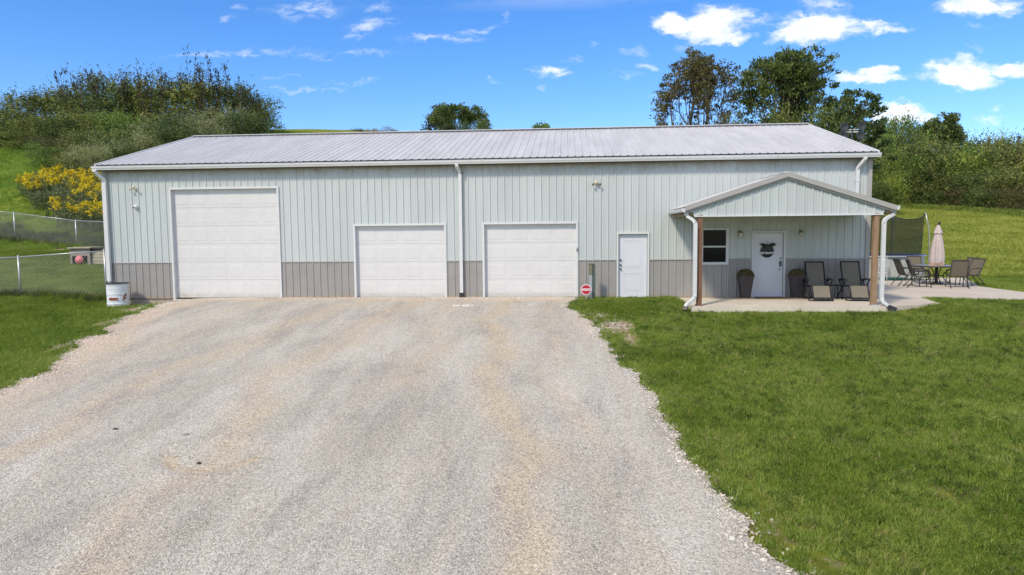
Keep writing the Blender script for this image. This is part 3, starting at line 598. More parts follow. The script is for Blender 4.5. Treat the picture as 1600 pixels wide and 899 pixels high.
# ------------------------------------------------------------------ the metal building
BW = 24.8468; PIT = BW/105; BD = 12.34; WZ = 1.2247; TOPZ = 4.36
EZ = 4.354; OV = .279; XR = .107; RZ = 6.262; RD = 6.169
B = empty('metal_building', (0,0,0), 0, 'long pale metal-sided pole building with three white overhead doors and a gabled porch', 'building')
def rib_prof(u0, u1, hgt=.024, base=.062, top=.026, minor=True, pit=PIT, off=0):
    """list of (u, depth) across a sheet, ribs centred on the multiples of the pitch"""
    p = [(u0, 0.)]; k = math.floor((u0-off)/pit)-1
    while k*pit+off < u1+pit:
        c = k*pit+off
        for (u, d) in ((c-base/2, 0), (c-top/2, hgt), (c+top/2, hgt), (c+base/2, 0)):
            if u0 < u < u1: p.append((u, d))
        if minor:
            for mfr in (.34, .66):
                cc = c+pit*mfr
                for (u, d) in ((cc-.014, 0), (cc-.005, .004), (cc+.005, .004), (cc+.014, 0)):
                    if u0 < u < u1: p.append((u, d))
        k += 1
    p.append((u1, 0.))
    def at(u):
        c = round((u-off)/pit)*pit+off; t = abs(u-c)
        return hgt if t <= top/2 else (hgt*(base/2-t)/((base-top)/2) if t < base/2 else 0)
    p[0] = (u0, at(u0)); p[-1] = (u1, at(u1)); return p
def sheet(mb, prof, org, du, dn, lo, hi):
    """ribbed sheet: lo(u), hi(u) give the 3D ends' height along z"""
    o = len(mb.v)
    for (u, d) in prof:
        a = Vector(org)+Vector(du)*u+Vector(dn)*d
        mb.v.append((a.x, a.y, a.z+lo(u))); mb.v.append((a.x, a.y, a.z+hi(u)))
    for i in range(len(prof)-1): mb.f.append((o+2*i, o+2*i+2, o+2*i+3, o+2*i+1))
# openings (x0, x1, z0, z1) outer edges of the cut
OPEN = [(2.26, 6.03, -1, 3.72), (8.50, 11.58, -1, 2.45), (12.76, 15.85, -1, 2.46), (17.085, 18.085, -1, 2.075), (19.755, 20.53, 1.10, 2.17), (21.29, 22.33, -1, 2.08)]
def front_sheets(z0, z1, name, mt):
    cuts = [i*PIT*4+PIT/2 for i in range(-1, 28)]
    cuts = [0]+[c for c in cuts if 0.1 < c < BW-.1]+[BW]
    for a, b in zip(cuts[:-1], cuts[1:]):
        xs = sorted(set([a, b]+[e for o in OPEN for e in o[:2] if a < e < b and o[2] < z1 and o[3] > z0]))
        for u0, u1 in zip(xs[:-1], xs[1:]):
            spans = [(z0, z1)]
            for o in OPEN:
                if o[0] <= (u0+u1)/2 <= o[1]:
                    ns = []
                    for (s, t) in spans:
                        if o[2] > s: ns.append((s, min(t, o[2])))
                        if o[3] < t: ns.append((max(s, o[3]), t))
                    spans = [q for q in ns if q[1]-q[0] > .02]
            for (s, t) in spans:
                mb = MB(); sheet(mb, rib_prof(u0, u1), (0,0,0), (1,0,0), (0,-1,0), lambda u: s, lambda u: t); mb.build(name, mt, B)
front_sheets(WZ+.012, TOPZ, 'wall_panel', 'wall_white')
front_sheets(.015, WZ-.012, 'wainscot_panel', 'taupe')
def gtop(u): return 4.40+(RZ-.06-4.40)*(1-abs(u-BD/2)/(BD/2))
for x, dn, s in ((-.02, (-1,0,0), 0), (BW+.02, (1,0,0), 1)):
    k = 0
    while k*PIT*4 < BD:
        a, b = k*PIT*4, min((k+1)*PIT*4, BD); us = rib_prof(a, b)
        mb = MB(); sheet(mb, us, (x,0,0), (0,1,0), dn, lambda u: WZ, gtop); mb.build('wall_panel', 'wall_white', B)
        mb = MB(); sheet(mb, us, (x,0,0), (0,1,0), dn, lambda u: .015, lambda u: WZ-.012); mb.build('wainscot_panel', 'taupe', B); k += 1
for k in range(27):
    a, b = k*PIT*4, min((k+1)*PIT*4, BW)
    if b-a < .05: continue
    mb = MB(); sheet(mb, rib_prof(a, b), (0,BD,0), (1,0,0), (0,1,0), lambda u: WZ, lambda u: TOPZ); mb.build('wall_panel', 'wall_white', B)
    mb = MB(); sheet(mb, rib_prof(a, b), (0,BD,0), (1,0,0), (0,1,0), lambda u: .015, lambda u: WZ-.012); mb.build('wainscot_panel', 'taupe', B)
# z flashing between the two colours, cut at the openings
def spans_x(z, extra=()):
    xs = [0]; out = []; cur = 0
    for o in sorted([o for o in OPEN if o[2] < z < o[3]]): out.append((cur, o[0])); cur = o[1]
    out.append((cur, BW)); return out
for a, b in spans_x(WZ): MB().add([(a,-.028,WZ-.016),(b,-.028,WZ-.016),(b,-.028,WZ+.004),(a,-.028,WZ+.004),(a,.0,WZ+.02),(b,.0,WZ+.02),(b,.0,WZ-.016),(a,.0,WZ-.016)],
    [(0,1,2,3),(3,2,5,4),(7,6,1,0)]).build('drip_flashing', 'trim_grey', B)
for a, b in spans_x(.1):
    MB().box(a+.002, b-.002, -.035, .0, -.01, .012).build('base_trim', 'slate_grey', B)
MB().box(-.012, BW+.012, -.012, BD+.01, -.6, -.012).build('foundation', 'foundation', B)
# inner shell keeps the inside dark
mb = MB(); mb.box(.05, BW-.05, .32, BD-.05, .0, 4.3); mb.build('inner_lining', 'dark_inside', B)
# corners
for x0, x1 in ((-.035, .10), (BW-.10, BW+.035)):
    MB().box(x0, x1, -.034, -.004, .02, WZ-.018).box(x0 if x0 < 1 else x1-.03, x0+.03 if x0 < 1 else x1, -.004, .12, .02, WZ-.018).build('corner_trim', 'taupe' if x0 > 1 else 'wall_white', B)
    MB().box(x0, x1, -.034, -.004, WZ+.006, TOPZ-.03).box(x0 if x0 < 1 else x1-.03, x0+.03 if x0 < 1 else x1, -.004, .12, WZ+.006, TOPZ).build('corner_trim', 'trim_grey' if x0 > 1 else 'wall_white', B)
# roof sheets
slope = (RZ-.02-(EZ+.13))/(RD+OV-.02)
def roofsheet(a, b, front=True):
    mb = MB(); pr = rib_prof(a, b, .02, .07, .03, True, PIT, -XR); o = len(mb.v); y0 = -OV+.02; L_ = RD-y0
    for (u, d) in pr:
        for t in (0, 1):
            y = y0+L_*t; z = EZ+.135+slope*L_*t+d
            mb.v.append((u, y if front else 2*RD-y, z))
    for i in range(len(pr)-1): mb.f.append((o+2*i, o+2*i+2, o+2*i+3, o+2*i+1))
    return mb.build('roof_panel', 'roof_metal', B)
RX0, RX1 = -XR, BW+XR; k = 0
while RX0+k*PIT*4 < RX1-.05:
    for fr in (True, False): roofsheet(RX0+k*PIT*4, min(RX0+(k+1)*PIT*4, RX1), fr)
    k += 1
# dark closure under the rib ends
MB().box(RX0+.01, RX1-.01, -OV+.035, -OV+.05, EZ+.085, EZ+.134).build('closure_strip', 'closure_dark', B)
mb = MB()
for s in (-1, 1): mb.add([(RX0-.01,RD,RZ+.055),(RX1+.01,RD,RZ+.055),(RX1+.01,RD+s*.2,RZ+.005),(RX0-.01,RD+s*.2,RZ+.005),(RX1+.01,RD+s*.2,RZ-.005),(RX0-.01,RD+s*.2,RZ-.005)], [(0,1,2,3),(3,2,4,5)])
mb.build('ridge_cap', 'roof_metal', B)
MB().box(RX0+.02, RX1-.02, RD-.175, RD-.165, RZ-.06, RZ+.0).build('ridge_closure', 'slate_grey', B)
for x0, x1 in ((RX0-.03, RX0+.02), (RX1-.02, RX1+.03)):
    for s in (0, 1):
        y0, z0, y1, z1 = -OV+.01, EZ+.13, RD, RZ+.0
        q = [(x0,y0,z0-.1),(x1,y0,z0-.1),(x1,y0,z0+.03),(x0,y0,z0+.03),(x0,y1,z1-.1),(x1,y1,z1-.1),(x1,y1,z1+.03),(x0,y1,z1+.03)]
        if s: q = [(a, 2*RD-b_, c) for a, b_, c in q]
        MB().add(q, [(0,1,2,3),(7,6,5,4),(0,4,5,1),(1,5,6,2),(2,6,7,3),(3,7,4,0)]).build('rake_trim', 'trim_white', B)
# soffit and fascia, browned to paint in the shadow line under the gutter
MB().box(RX0, RX1, -OV+.055, -.03, EZ+.02, EZ+.035).build('soffit', 'eave_shade_brown', B)
MB().box(RX0, RX1, -OV+.054, -OV+.075, EZ-.075, EZ+.08).build('fascia', 'eave_shade_brown', B)
# gutter, k style
def gutter(x0, x1, yf, zb, mt='trim_white', hgt=.125, dep=.12):
    pr = [(0,hgt),(0,hgt-.012),(.008,hgt-.018),(.006,hgt-.05),(.03,.02),(.035,0),(dep,0),(dep,hgt),(dep-.004,hgt),(dep-.004,.004),(.039,.004),(.034,.022),(.01,hgt-.05),(.012,hgt)]
    mb = MB(); n = len(pr)
    for x in (x0, x1): mb.v += [(x, yf+a, zb+b) for a, b in pr]
    for i in range(n): j = (i+1) % n; mb.f.append((i, j, j+n, i+n))
    for x in (x0, x1-.004): mb.add([(x,yf+.006,zb+hgt),(x,yf+.006,zb+hgt-.05),(x,yf+.035,zb),(x,yf+dep,zb),(x,yf+dep,zb+hgt)], [(0,1,2,3,4)])
    return mb
G = gutter(-XR-.09, BW+XR+.06, -OV-.07, EZ-.038).build('gutter', 'trim_white', B)
for x in np.arange(.6, BW, 3.05): MB().box(x-.004, x+.004, -OV-.071, -OV-.064, EZ+.03, EZ+.106).build('gutter_joint', 'trim_grey', G)
RECT = [(-1,-.72),(1,-.72),(1,.72),(-1,.72)]
def rounded(pts, n=4, r=.07):
    out = [Vector(pts[0])]
    for a, b, c in zip(pts[:-2], pts[1:-1], pts[2:]):
        a, b, c = Vector(a), Vector(b), Vector(c); d1 = (a-b).normalized(); d2 = (c-b).normalized(); rr = min(r, (a-b).length*.45, (c-b).length*.45)
        for i in range(n+1):
            t = i/n; out.append((b+d1*rr)*(1-t)**2+2*b*t*(1-t)+(b+d2*rr)*t*t)
    out.append(Vector(pts[-1])); return out
def downspout(pts, w=.052, parent=B, mt='trim_white', r=.07, name='downspout'):
    return MB().tube(rounded(pts, r=r), w, prof=RECT).build(name, mt, parent)
d = downspout([(-.10,-OV-.01,EZ-.02),(-.10,-OV-.01,EZ-.10),(.07,-.095,EZ-.36),(.07,-.105,.62)], .068)
for z in (3.2, 1.7): MB().box(.0,.14,-.14,-.034,z,z+.03).build('strap', 'trim_white', d)
d = downspout([(12.0,-OV-.01,EZ-.02),(12.0,-OV-.01,EZ-.10),(12.07,-.085,EZ-.27),(12.07,-.085,.16)])
MB().box(12.0,12.14,-.135,-.04,.0-.09,.19).build('downspout_boot', 'black_plastic', d); MB().box(11.98,12.16,-.08,-.034,EZ-.33,EZ-.27).build('strap', 'green_grey', d)
d = downspout([(24.55,-OV-.01,EZ-.02),(24.55,-OV-.01,EZ-.10),(24.42,-.085,EZ-.34),(24.42,-.085,2.98)], .052)
MB().box(24.35,24.49,-.13,-.034,3.6,3.63).build('strap', 'trim_white', d)
# overhead doors
def frame_trim(x0, x1, z1, w=.065, mt='trim_white', parent=B, z0=-.03, yf=-.045):
    for a, b in ((x0-w, x0), (x1, x1+w)): MB().box(a, b, yf, .12, z0, z1).build('door_trim', mt, parent)
    MB().box(x0-w, x1+w, yf-.003, .12, z1, z1+w).build('door_trim', mt, parent)
def overhead(x0, x1, z1, nsec, npan, label):
    D = empty('overhead_door', (x0, .085, 0), parent=B); D['label'] = label
    w = x1-x0; hs_ = (z1-.03)/nsec
    for s in range(nsec):
        zb = .03+s*hs_; mb = MB(); m_ = .0025
        mb.box(.0, w, .004, .05, zb+m_, zb+hs_-m_)
        pw = w/npan
        for p in range(npan):
            a, b = p*pw+pw*.11, (p+1)*pw-pw*.11; c, e = zb+hs_*.17, zb+hs_*.83; q = .022
            # a grooved, raised field
            mb.add([(a,.004,c),(b,.004,c),(b,.004,e),(a,.004,e),(a+q,-.0005,c+q),(b-q,-.0005,c+q),(b-q,-.0005,e-q),(a+q,-.0005,e-q)], [(0,1,5,4),(1,2,6,5),(2,3,7,6),(3,0,4,7),(4,5,6,7)])
            for (ax, bx, cz, ez) in ((a-.012,a-.004,c-.012,e+.012),(b+.004,b+.012,c-.012,e+.012)): mb.box(ax,bx,.0025,.004,cz,ez)
            for (cz, ez) in ((c-.012,c-.004),(e+.004,e+.012)): mb.box(a-.004,b+.004,.0025,.004,cz,ez)
        mb.build('door_section', 'door_white', D)
    MB().box(0, w, .006, .045, -.0, .028).build('bottom_seal', 'dark_inside', D)
    frame_trim(x0, x1, z1)
    MB().box(x0-.07, x1+.07, -.10, .2, -.055, -.013).build('sill', 'concrete', B)
    return D
D1 = overhead(2.325, 5.965, 3.655, 6, 6, 'tallest overhead door, white, twelve feet square, with a soiled lower corner')
D2 = overhead(8.565, 11.515, 2.385, 4, 4, 'white overhead door left of the middle downspout')
D3 = overhead(12.825, 15.785, 2.395, 4, 4, 'white overhead door right of the middle downspout')
# the stain low on the tall door
st = bpy.data.materials.new('door_stain'); st.use_nodes = True; n_ = st.node_tree.nodes; l_ = st.node_tree.links; p_ = n_['Principled BSDF']; p_.inputs['Base Color'].default_value = (.38,.30,.17,1); p_.inputs['Roughness'].default_value = .8
tc_ = n_.new('ShaderNodeTexCoord'); sp_ = n_.new('ShaderNodeSeparateXYZ'); l_.new(tc_.outputs['Generated'], sp_.inputs[0])
nz_ = n_.new('ShaderNodeTexNoise'); nz_.inputs['Scale'].default_value = 4; nz_.inputs['Detail'].default_value = 6; l_.new(tc_.outputs['Generated'], nz_.inputs[0])
a_ = n_.new('ShaderNodeVectorMath'); a_.operation = 'LENGTH'; l_.new(tc_.outputs['Generated'], a_.inputs[0])
b_ = n_.new('ShaderNodeMath'); b_.operation = 'MULTIPLY_ADD'; l_.new(a_.outputs['Value'], b_.inputs[0]); b_.inputs[1].default_value = -1.1
l_.new(nz_.outputs[0], b_.inputs[2]); c_ = n_.new('ShaderNodeMapRange'); l_.new(b_.outputs[0], c_.inputs[0]); c_.inputs[1].default_value = -.25; c_.inputs[2].default_value = .35; c_.inputs[4].default_value = .5; l_.new(c_.outputs[0], p_.inputs['Alpha'])
MATS['stain'] = st
MB().add([(.02,-.008,.035),(1.3,-.008,.035),(1.3,-.008,.55),(.02,-.008,.55)], [(0,1,2,3)]).build('mud_stain', 'stain', D1)
# entry doors
def entry(x0, x1, z1, handed, label, three=True):
    D = empty('entry_door', (x0, .05, 0), parent=B); D['label'] = label; w = x1-x0; mb = MB(); mb.box(.003, w-.003, 0, .045, .03, z1-.004)
    for (c, e) in ((.22, .80), (.98, z1-.17)):
        a, b, q = .14, w-.14, .03
        for (x_0, x_1, z_0, z_1) in ((a,b,c,c+.012),(a,b,e-.012,e),(a,a+.012,c+.012,e-.012),(b-.012,b,c+.012,e-.012),(a+.05,b-.05,c+.05,c+.058),(a+.05,b-.05,e-.058,e-.05),(a+.05,a+.058,c+.058,e-.058),(b-.058,b-.05,c+.058,e-.058)): mb.box(x_0,x_1,-.006,0,z_0,z_1)
    mb.build('door_leaf', 'entry_white', D)
    kx = .07 if handed == 'L' else w-.07
    for z in ((1.22, 1.06, .93) if three else (1.0,)):
        MB().lathe([(.0,.0),(.028,.0),(.028,.012),(.012,.02),(.024,.04),(.026,.055),(.0,.07)], (kx,0,z), 12, 'y').build('knob', 'steel_knob', D, True)
    MB().box(0, w, -.05, .05, .0, .028).build('threshold', 'galv', D)
    frame_trim(x0-.01, x1+.01, z1+.01, .055)
    return D
E1 = entry(17.14, 18.04, 2.035, 'L', 'plain white service door beside the overhead doors')
E2 = entry(21.36, 22.27, 2.035, 'R', 'white front door under the porch with keypad lock', False)
# replace front door furniture: deadbolt, keypad, lever
MB().lathe([(0,0),(.025,0),(.025,.02),(0,.022)], (.84,0,1.24), 12, 'y').build('deadbolt', 'steel_knob', E2, True)
MB().box(.805,.875,-.03,0,1.03,1.16).build('keypad', 'steel_knob', E2, bevel=.006)
MB().box(.76,.85,-.055,-.04,.885,.905).build('lever', 'steel_knob', E2)
# window
WN = empty('window', (0,0,0), parent=B)
x0, x1, z0, z1 = 19.755, 20.53, 1.10, 2.17
for q in ((x0-.045,x0+.03,z0-.03,z1+.04),(x1-.03,x1+.045,z0-.03,z1+.04)): MB().box(q[0],q[1],-.045,.1,q[2],q[3]).build('frame', 'trim_white', WN)
MB().box(x0+.03,x1-.03,-.044,.1,z1-.02,z1+.038).build('frame', 'trim_white', WN); MB().box(x0+.03,x1-.03,-.044,.1,z0-.028,z0+.035).build('frame', 'trim_white', WN)
MB().box(x0-.05,x1+.05,-.06,-.046,z0-.045,z0-.02).build('window_sill', 'trim_white', WN)
zm = 1.625; MB().box(x0+.03,x1-.03,-.03,.06,zm-.025,zm+.025).build('meeting_rail', 'trim_white', WN)
MB().box(x0+.03,x1-.03,.03,.036,zm+.025,z1-.02).build('pane', 'glass', WN); MB().box(x0+.03,x1-.03,.01,.016,z0+.035,zm-.025).build('pane', 'glass', WN)
bl = MB().box(x0+.04, x1-.04, .075, .08, z1-.06, z1-.02).build('blind_rail', 'blind', WN)
z = z0+.06
while z < z1-.07:
    MB().add([(x0+.045,.06,z),(x1-.045,.06,z),(x1-.045,.085,z+.02),(x0+.045,.085,z+.02)], [(0,1,2,3)]).build('blind_slat', 'blind', WN); z += .042
# ------------------------------------------------------------------ porch
PL, PR, PD = 18.807, 24.4436, 2.6; GB = 2.55; PKX, PKZ = 21.56, 3.70; EVZ = 2.80
ridge_z = PKZ; sl_ = (PKZ-EVZ)/(PKX-PL)
def pz(x): return PKZ-abs(x-PKX)*sl_
# slab
mb = MB(); mb.box(18.98, 24.25, -2.68, -.012, -.22, .012); mb.build('porch_slab', 'concrete', None, kind='structure')
n_p = len(PATIO); mb = MB(); o = len(mb.v)
cx = [p for p in PATIO]
mb.v += [(a,b,.009) for a, b in cx]+[(a,b,-.2) for a, b in cx]; mb.f += [tuple(range(n_p))]+[(i,(i+1)%n_p,(i+1)%n_p+n_p,i+n_p) for i in range(n_p)]
# the ground rises past the far edge; keep the slab level
patio = mb.build('patio_slab', 'patio_concrete', None, kind='structure')
# roof of the porch: sheets run down the slope
for side in (-1, 1):
    k = 0; y = -PD
    xe = PL-.03 if side < 0 else PR+.03
    while y < -.03:
        y1 = min(y+.9, -.03); mb = MB(); pr = rib_prof(y, y1, .024, .06, .026)
        o = len(mb.v)
        for (u, d) in pr: mb.v.append((PKX, u, PKZ+d+.01)); mb.v.append((xe, u, pz(xe)+d+.01))
        for i in range(len(pr)-1): mb.f.append((o+2*i, o+2*i+2, o+2*i+3, o+2*i+1))
        mb.build('porch_roof_panel', 'roof_metal', B); y = y1
    # rake board on the front
    a, b = (PKX, xe) if side > 0 else (xe, PKX)
    q = []
    for yy in (-PD-.045, -PD+.0):
        q += [(a,yy,pz(a)-.105),(b,yy,pz(b)-.105),(b,yy,pz(b)+.03),(a,yy,pz(a)+.03)]
    MB().add(q, [(0,1,2,3),(7,6,5,4),(0,4,5,1),(1,5,6,2),(2,6,7,3),(3,7,4,0)]).build('porch_rake_trim', 'trim_grey', B)
    q = []
    for yy in (-PD+.0, -PD+.025):
        q += [(a,yy,pz(a)-.16),(b,yy,pz(b)-.16),(b,yy,pz(b)-.02),(a,yy,pz(a)-.02)]
    MB().add(q, [(0,1,2,3),(7,6,5,4),(0,4,5,1),(1,5,6,2),(2,6,7,3),(3,7,4,0)]).build('rake_shadow_board', 'trim_grey', B)
    # underside and rafters
    MB().add([(PKX,-PD+.05,PKZ-.05),(xe,-PD+.05,pz(xe)-.05),(xe,-.04,pz(xe)-.05),(PKX,-.04,PKZ-.05)], [(0,1,2,3)]).build('porch_underside', 'plywood', B)
    # eave gutter, runs from the wall to the front
    gy0, gy1, zb = -PD-.03, -.035, 2.655; s = side; X0 = xe-.01*s
    pr = [(0,.11),(0,0),(.065,0),(.09,.03),(.10,.11),(.094,.11),(.085,.035),(.062,.006),(.006,.006),(.006,.11)]
    mb = MB(); n = len(pr)
    for yy in (gy0, gy1): mb.v += [(X0+a*s, yy, zb+b) for a, b in pr]
    for i in range(n): j = (i+1) % n; mb.f.append((i, j, j+n, i+n))
    for yy in (gy0, gy1-.004): mb.add([(X0,yy,zb),(X0+.065*s,yy,zb),(X0+.09*s,yy,zb+.03),(X0+.10*s,yy,zb+.11),(X0,yy,zb+.11)], [(0,1,2,3,4)])
    mb.build('porch_gutter', 'trim_white', B)
MB().add([(PKX-.12,-PD-.03,PKZ+.005),(PKX,-PD-.03,PKZ+.055),(PKX+.12,-PD-.03,PKZ+.005),(PKX-.12,-.03,PKZ+.005),(PKX,-.03,PKZ+.055),(PKX+.12,-.03,PKZ+.005)], [(0,1,4,3),(1,2,5,4),(0,2,1)]).build('porch_ridge_cap', 'roof_metal', B)
# gable sheets
gx0, gx1 = PL+.02, PR-.02; cuts = [gx0]+[PKX+(i*4+2)*PIT for i in range(-3, 3) if gx0+.1 < PKX+(i*4+2)*PIT < gx1-.1]+[gx1]
for a, b in zip(cuts[:-1], cuts[1:]):
    pr = rib_prof(a, b, .024, .06, .026, True, PIT, PKX); us = sorted(set([p for p in pr]+([(PKX, .024)] if a < PKX < b else [])))
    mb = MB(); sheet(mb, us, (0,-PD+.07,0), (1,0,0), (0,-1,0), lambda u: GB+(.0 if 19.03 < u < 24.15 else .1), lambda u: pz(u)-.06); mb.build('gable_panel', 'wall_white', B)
MB().box(19.05, 24.15, -PD+.02, -PD+.09, GB-.028, GB-.0).build('gable_bottom_trim', 'trim_white', B)
MB().box(gx0, gx1, -PD+.10, -PD+.14, GB+.02, GB+.20).build('porch_beam', 'plywood', B)
for y in (-1.9, -1.3, -.7): MB().box(PL+.05, PR-.05, y-.02, y+.02, GB+.10, GB+.24).build('rafter_tie', 'plywood', B)
MB().box(PL+.04, PR-.04, -PD+.15, -.05, GB+.245, GB+.255).build('porch_ceiling', 'plywood', B)
for x in (PL+.10, PR-.10): MB().box(x-.07, x+.07, -PD+.15, -.05, GB+.0, GB+.10).build('porch_side_beam', 'plywood', B)
for x, mt in ((19.215, 'wood_post'), (23.99, 'wood_pale')):
    p = MB().box(x-.07, x+.07, -2.55, -2.41, .0, GB+.02).build('porch_post', mt, B, bevel=.006); p['label'] = 'darker red-brown porch post' if x < 20 else 'paler weathered porch post'
    MB().box(x-.085, x+.085, -2.565, -2.395, .0, .05).build('post_base', 'galv' if x > 20 else 'wood_post', p)
# porch downspouts
d = downspout([(18.84,-2.50,2.665),(18.84,-2.50,2.56),(19.07,-2.62,2.40),(19.07,-2.62,.22),(18.84,-2.72,.08),(18.80,-2.76,-.02)], .052, r=.12)
MB().tube([(18.80,-2.76,.02),(18.78,-2.80,-.08)], .062, prof=RECT).build('outlet_boot', 'bronze_frame', d)
d = downspout([(24.44,-2.52,2.665),(24.44,-2.52,2.54),(24.155,-2.60,2.40),(24.155,-2.60,.16),(24.32,-2.68,.03)], .052, r=.12)
MB().tube([(24.30,-2.67,.02),(24.50,-2.74,-.07)], .062, prof=RECT).build('outlet_boot', 'black_plastic', d)
# ------------------------------------------------------------------ things on the wall
def floodlight(x, z, big, label):
    t = empty('wall_floodlight', (x,-.03,z), 0, label, 'wall light')
    t.scale = (.64,.64,.64)
    MB().lathe([(0,.0),(.07,.0),(.07,.03),(.04,.05),(0,.055)], (0,0,0), 16, 'y').build('mounting_plate', 'lamp_beige', t, True)
    MB().lathe([(0,.04),(.05,.045),(.095,.07),(.10,.09),(.09,.13),(.05,.17),(0,.18)] if big else [(0,.04),(.04,.045),(.075,.07),(.08,.10),(.05,.14),(0,.15)], (0,0,.045), 16, 'y').build('sensor_dome', 'lamp_beige', t, True)
    for s in (-1, 1):
        a = Vector((s*.03,-.05,-.01)); b = Vector((s*.12,-.12,-.03)); d = Vector((s*.10,-.10,-.05)).normalized()
        MB().tube([a, b], .014, 8).build('arm', 'lamp_beige', t)
        MB().tube([b, b+d*.02, b+d*.05, b+d*.10], [.02,.04,.05,.062], 12).build('lamp_head', 'lamp_beige' if not big else 'olive_box', t, True)
    return t
floodlight(1.08, 3.72, False, 'small beige twin floodlight high on the wall near the left corner')
floodlight(16.43, 3.66, True, 'beige floodlight with round shade high on the wall right of the overhead doors')
t = empty('security_camera', (1.10,-.02,3.10), 0, 'white dome security camera below the floodlight at the left corner', 'security camera')
MB().lathe([(0,0),(.075,0),(.075,.04),(.06,.05)], (0,0,0), 20, 'y').build('housing', 'camera_white', t, True)
MB().lathe([(.06,.045),(.062,.07),(.05,.10),(.03,.12),(0,.125)], (0,0,0), 20, 'y').build('dome', 'camera_white', t, True)
MB().lathe([(0,.0),(.028,.0),(.026,.012),(0,.014)], (-.012,-.112,-.012), 14, 'y').build('lens', 'black_plastic', t, True)
for x, lb in ((20.92, 'small porch lantern between window and front door'), (22.77, 'small porch lantern on the wall right of the front door')):
    t = empty('porch_lantern', (x,-.03,2.05), 0, lb, 'wall lantern')
    MB().box(-.05,.05,-.015,.0,-.05,.09).build('back_plate', 'brass', t); MB().tube(rounded([(0,-.015,.05),(0,-.09,.09),(0,-.10,.05)], r=.03), .009, 6).build('arm', 'brass', t)
    MB().lathe([(0,.06),(.02,.05),(.065,.0)], (0,-.10,0), 8).build('cap', 'brass', t)
    MB().lathe([(.055,.0),(.04,-.13),(0,-.14)], (0,-.10,0), 8).build('glass', 'lamp_glass', t)
    for j in range(4):
        a = math.pi/4+j*math.pi/2; MB().bar((.057*math.cos(a),-.10+.057*math.sin(a),.0), (.042*math.cos(a),-.10+.042*math.sin(a),-.135), .008).build('cage_bar', 'brass', t)
t = empty('door_keypad', (15.82,-.05,1.50), 0, 'small grey keypad on the right trim of the third overhead door', 'keypad')
MB().box(-.025,.025,-.02,.0,0,.13).build('body', 'trim_grey', t, bevel=.004); MB().box(-.018,.018,-.023,-.0205,.02,.08).build('buttons', 'slate_grey', t)
# welcome sign
def textmesh(s, size, name, mt, parent, loc, rot=(math.pi/2,0,0), ext=.002, shear=0, bevel=0):
    c = bpy.data.curves.new(name, 'FONT'); c.body = s; c.size = size; c.extrude = ext; c.align_x = 'CENTER'; c.align_y = 'CENTER'; c.shear = shear; c.offset = bevel
    o = bpy.data.objects.new(name, c); COL.objects.link(o); bpy.context.view_layer.update()
    me = bpy.data.meshes.new_from_object(o.evaluated_get(bpy.context.evaluated_depsgraph_get())); bpy.data.objects.remove(o)
    me.materials.clear(); me.materials.append(MATS[mt]); q = bpy.data.objects.new(name, me); COL.objects.link(q); q.parent = parent; q.location = loc; q.rotation_euler = rot; return q
t = empty('welcome_sign', (21.78,.03,1.47), 0, 'round black Welcome sign with a dark bow hanging on the front door', 'sign')
MB().lathe([(0,0),(.205,0),(.205,.014),(0,.0141)], (0,-.005,0), 40, 'y').build('disc', 'sign_black', t)
mb = MB(); pts = [(.20*math.cos(a), -.021, .20*math.sin(a)) for a in np.linspace(math.pi*.0+.12, math.pi-.12, 20)]; mb.add(pts, [tuple(range(20))]); mb.build('upper_half', 'sign_charcoal', t)
textmesh('Welcome', .112, 'lettering', 'sign_white', t, (0,-.024,-.055), (math.pi/2,math.radians(-4),0), .002, .35, .004)
r = np.random.default_rng(3); V_, F_ = [], []
for i in range(150):
    s = -1 if i % 2 else 1; a = r.uniform(-.25,.45); ln = r.uniform(.05,.12); x_ = s*r.uniform(0,.16); z_ = .18+abs(x_)*.18+r.normal(0,.02); o = len(V_); dx, dz = s*math.cos(a)*ln, math.sin(a)*ln*.6
    y_ = -.03-r.uniform(0,.05); V_ += [(x_,y_,z_),(x_+dx*.5-dz*.12,y_-.01,z_+dz*.5+.012),(x_+dx,y_,z_+dz),(x_+dx*.5+dz*.12,y_-.01,z_+dz*.5-.012)]; F_.append((o,o+1,o+2,o+3))
obj('bow', arr_mesh('bow', V_, F_, 'fir_green'), t)
MB().tube([(0,-.03,.2),(0,-.01,.33)], .004, 6).build('hanger', 'fir_green', t)
# ------------------------------------------------------------------ utility pedestal and round sign
t = empty('utility_pedestal', (16.24,-.62,-.05), 0, 'olive utility box on a grey post with conduit beside the third overhead door', 'utility post')
MB().box(-.075,.045,-.06,.06,.86,1.17).build('meter_box', 'olive_box', t, bevel=.008); MB().box(-.08,.10,-.065,.07,1.17,1.19).build('box_lid', 'green_grey', t)
MB().box(-.05,.03,-.03,.03,-.15,.86).build('post', 'galv', t); MB().box(.035,.085,-.02,.05,-.15,1.17).build('cable_duct', 'green_grey', t); MB().tube([(.115,0,-.15),(.115,0,1.15)], .017, 8).build('conduit', 'green_grey', t)
t = empty('stake_sign', (16.08,-.82,-.06), 0, 'small round red and white warning sign on a stake in front of the utility post', 'sign')
MB().lathe([(0,0),(.17,0),(.17,.01),(0,.0101)], (0,0,.40), 12, 'y').build('white_border', 'sign_white', t); MB().lathe([(0,0),(.147,0),(.147,.004),(0,.0041)], (0,-.011,.40), 12, 'y').build('red_face', 'red_sign', t)
MB().box(-.125,.125,-.02,-.0155,.368,.435).build('white_band', 'sign_white', t); MB().box(.0,.03,.0,.02,-.15,.45).build('stake', 'galv', t)
mb = MB(); r = random.Random(2)
for i in range(9):
    x_ = -.108+i*.026; mb.bar((x_,-.0225,.38),(x_+r.uniform(-.01,.014),-.0225,.425), .008, .003)
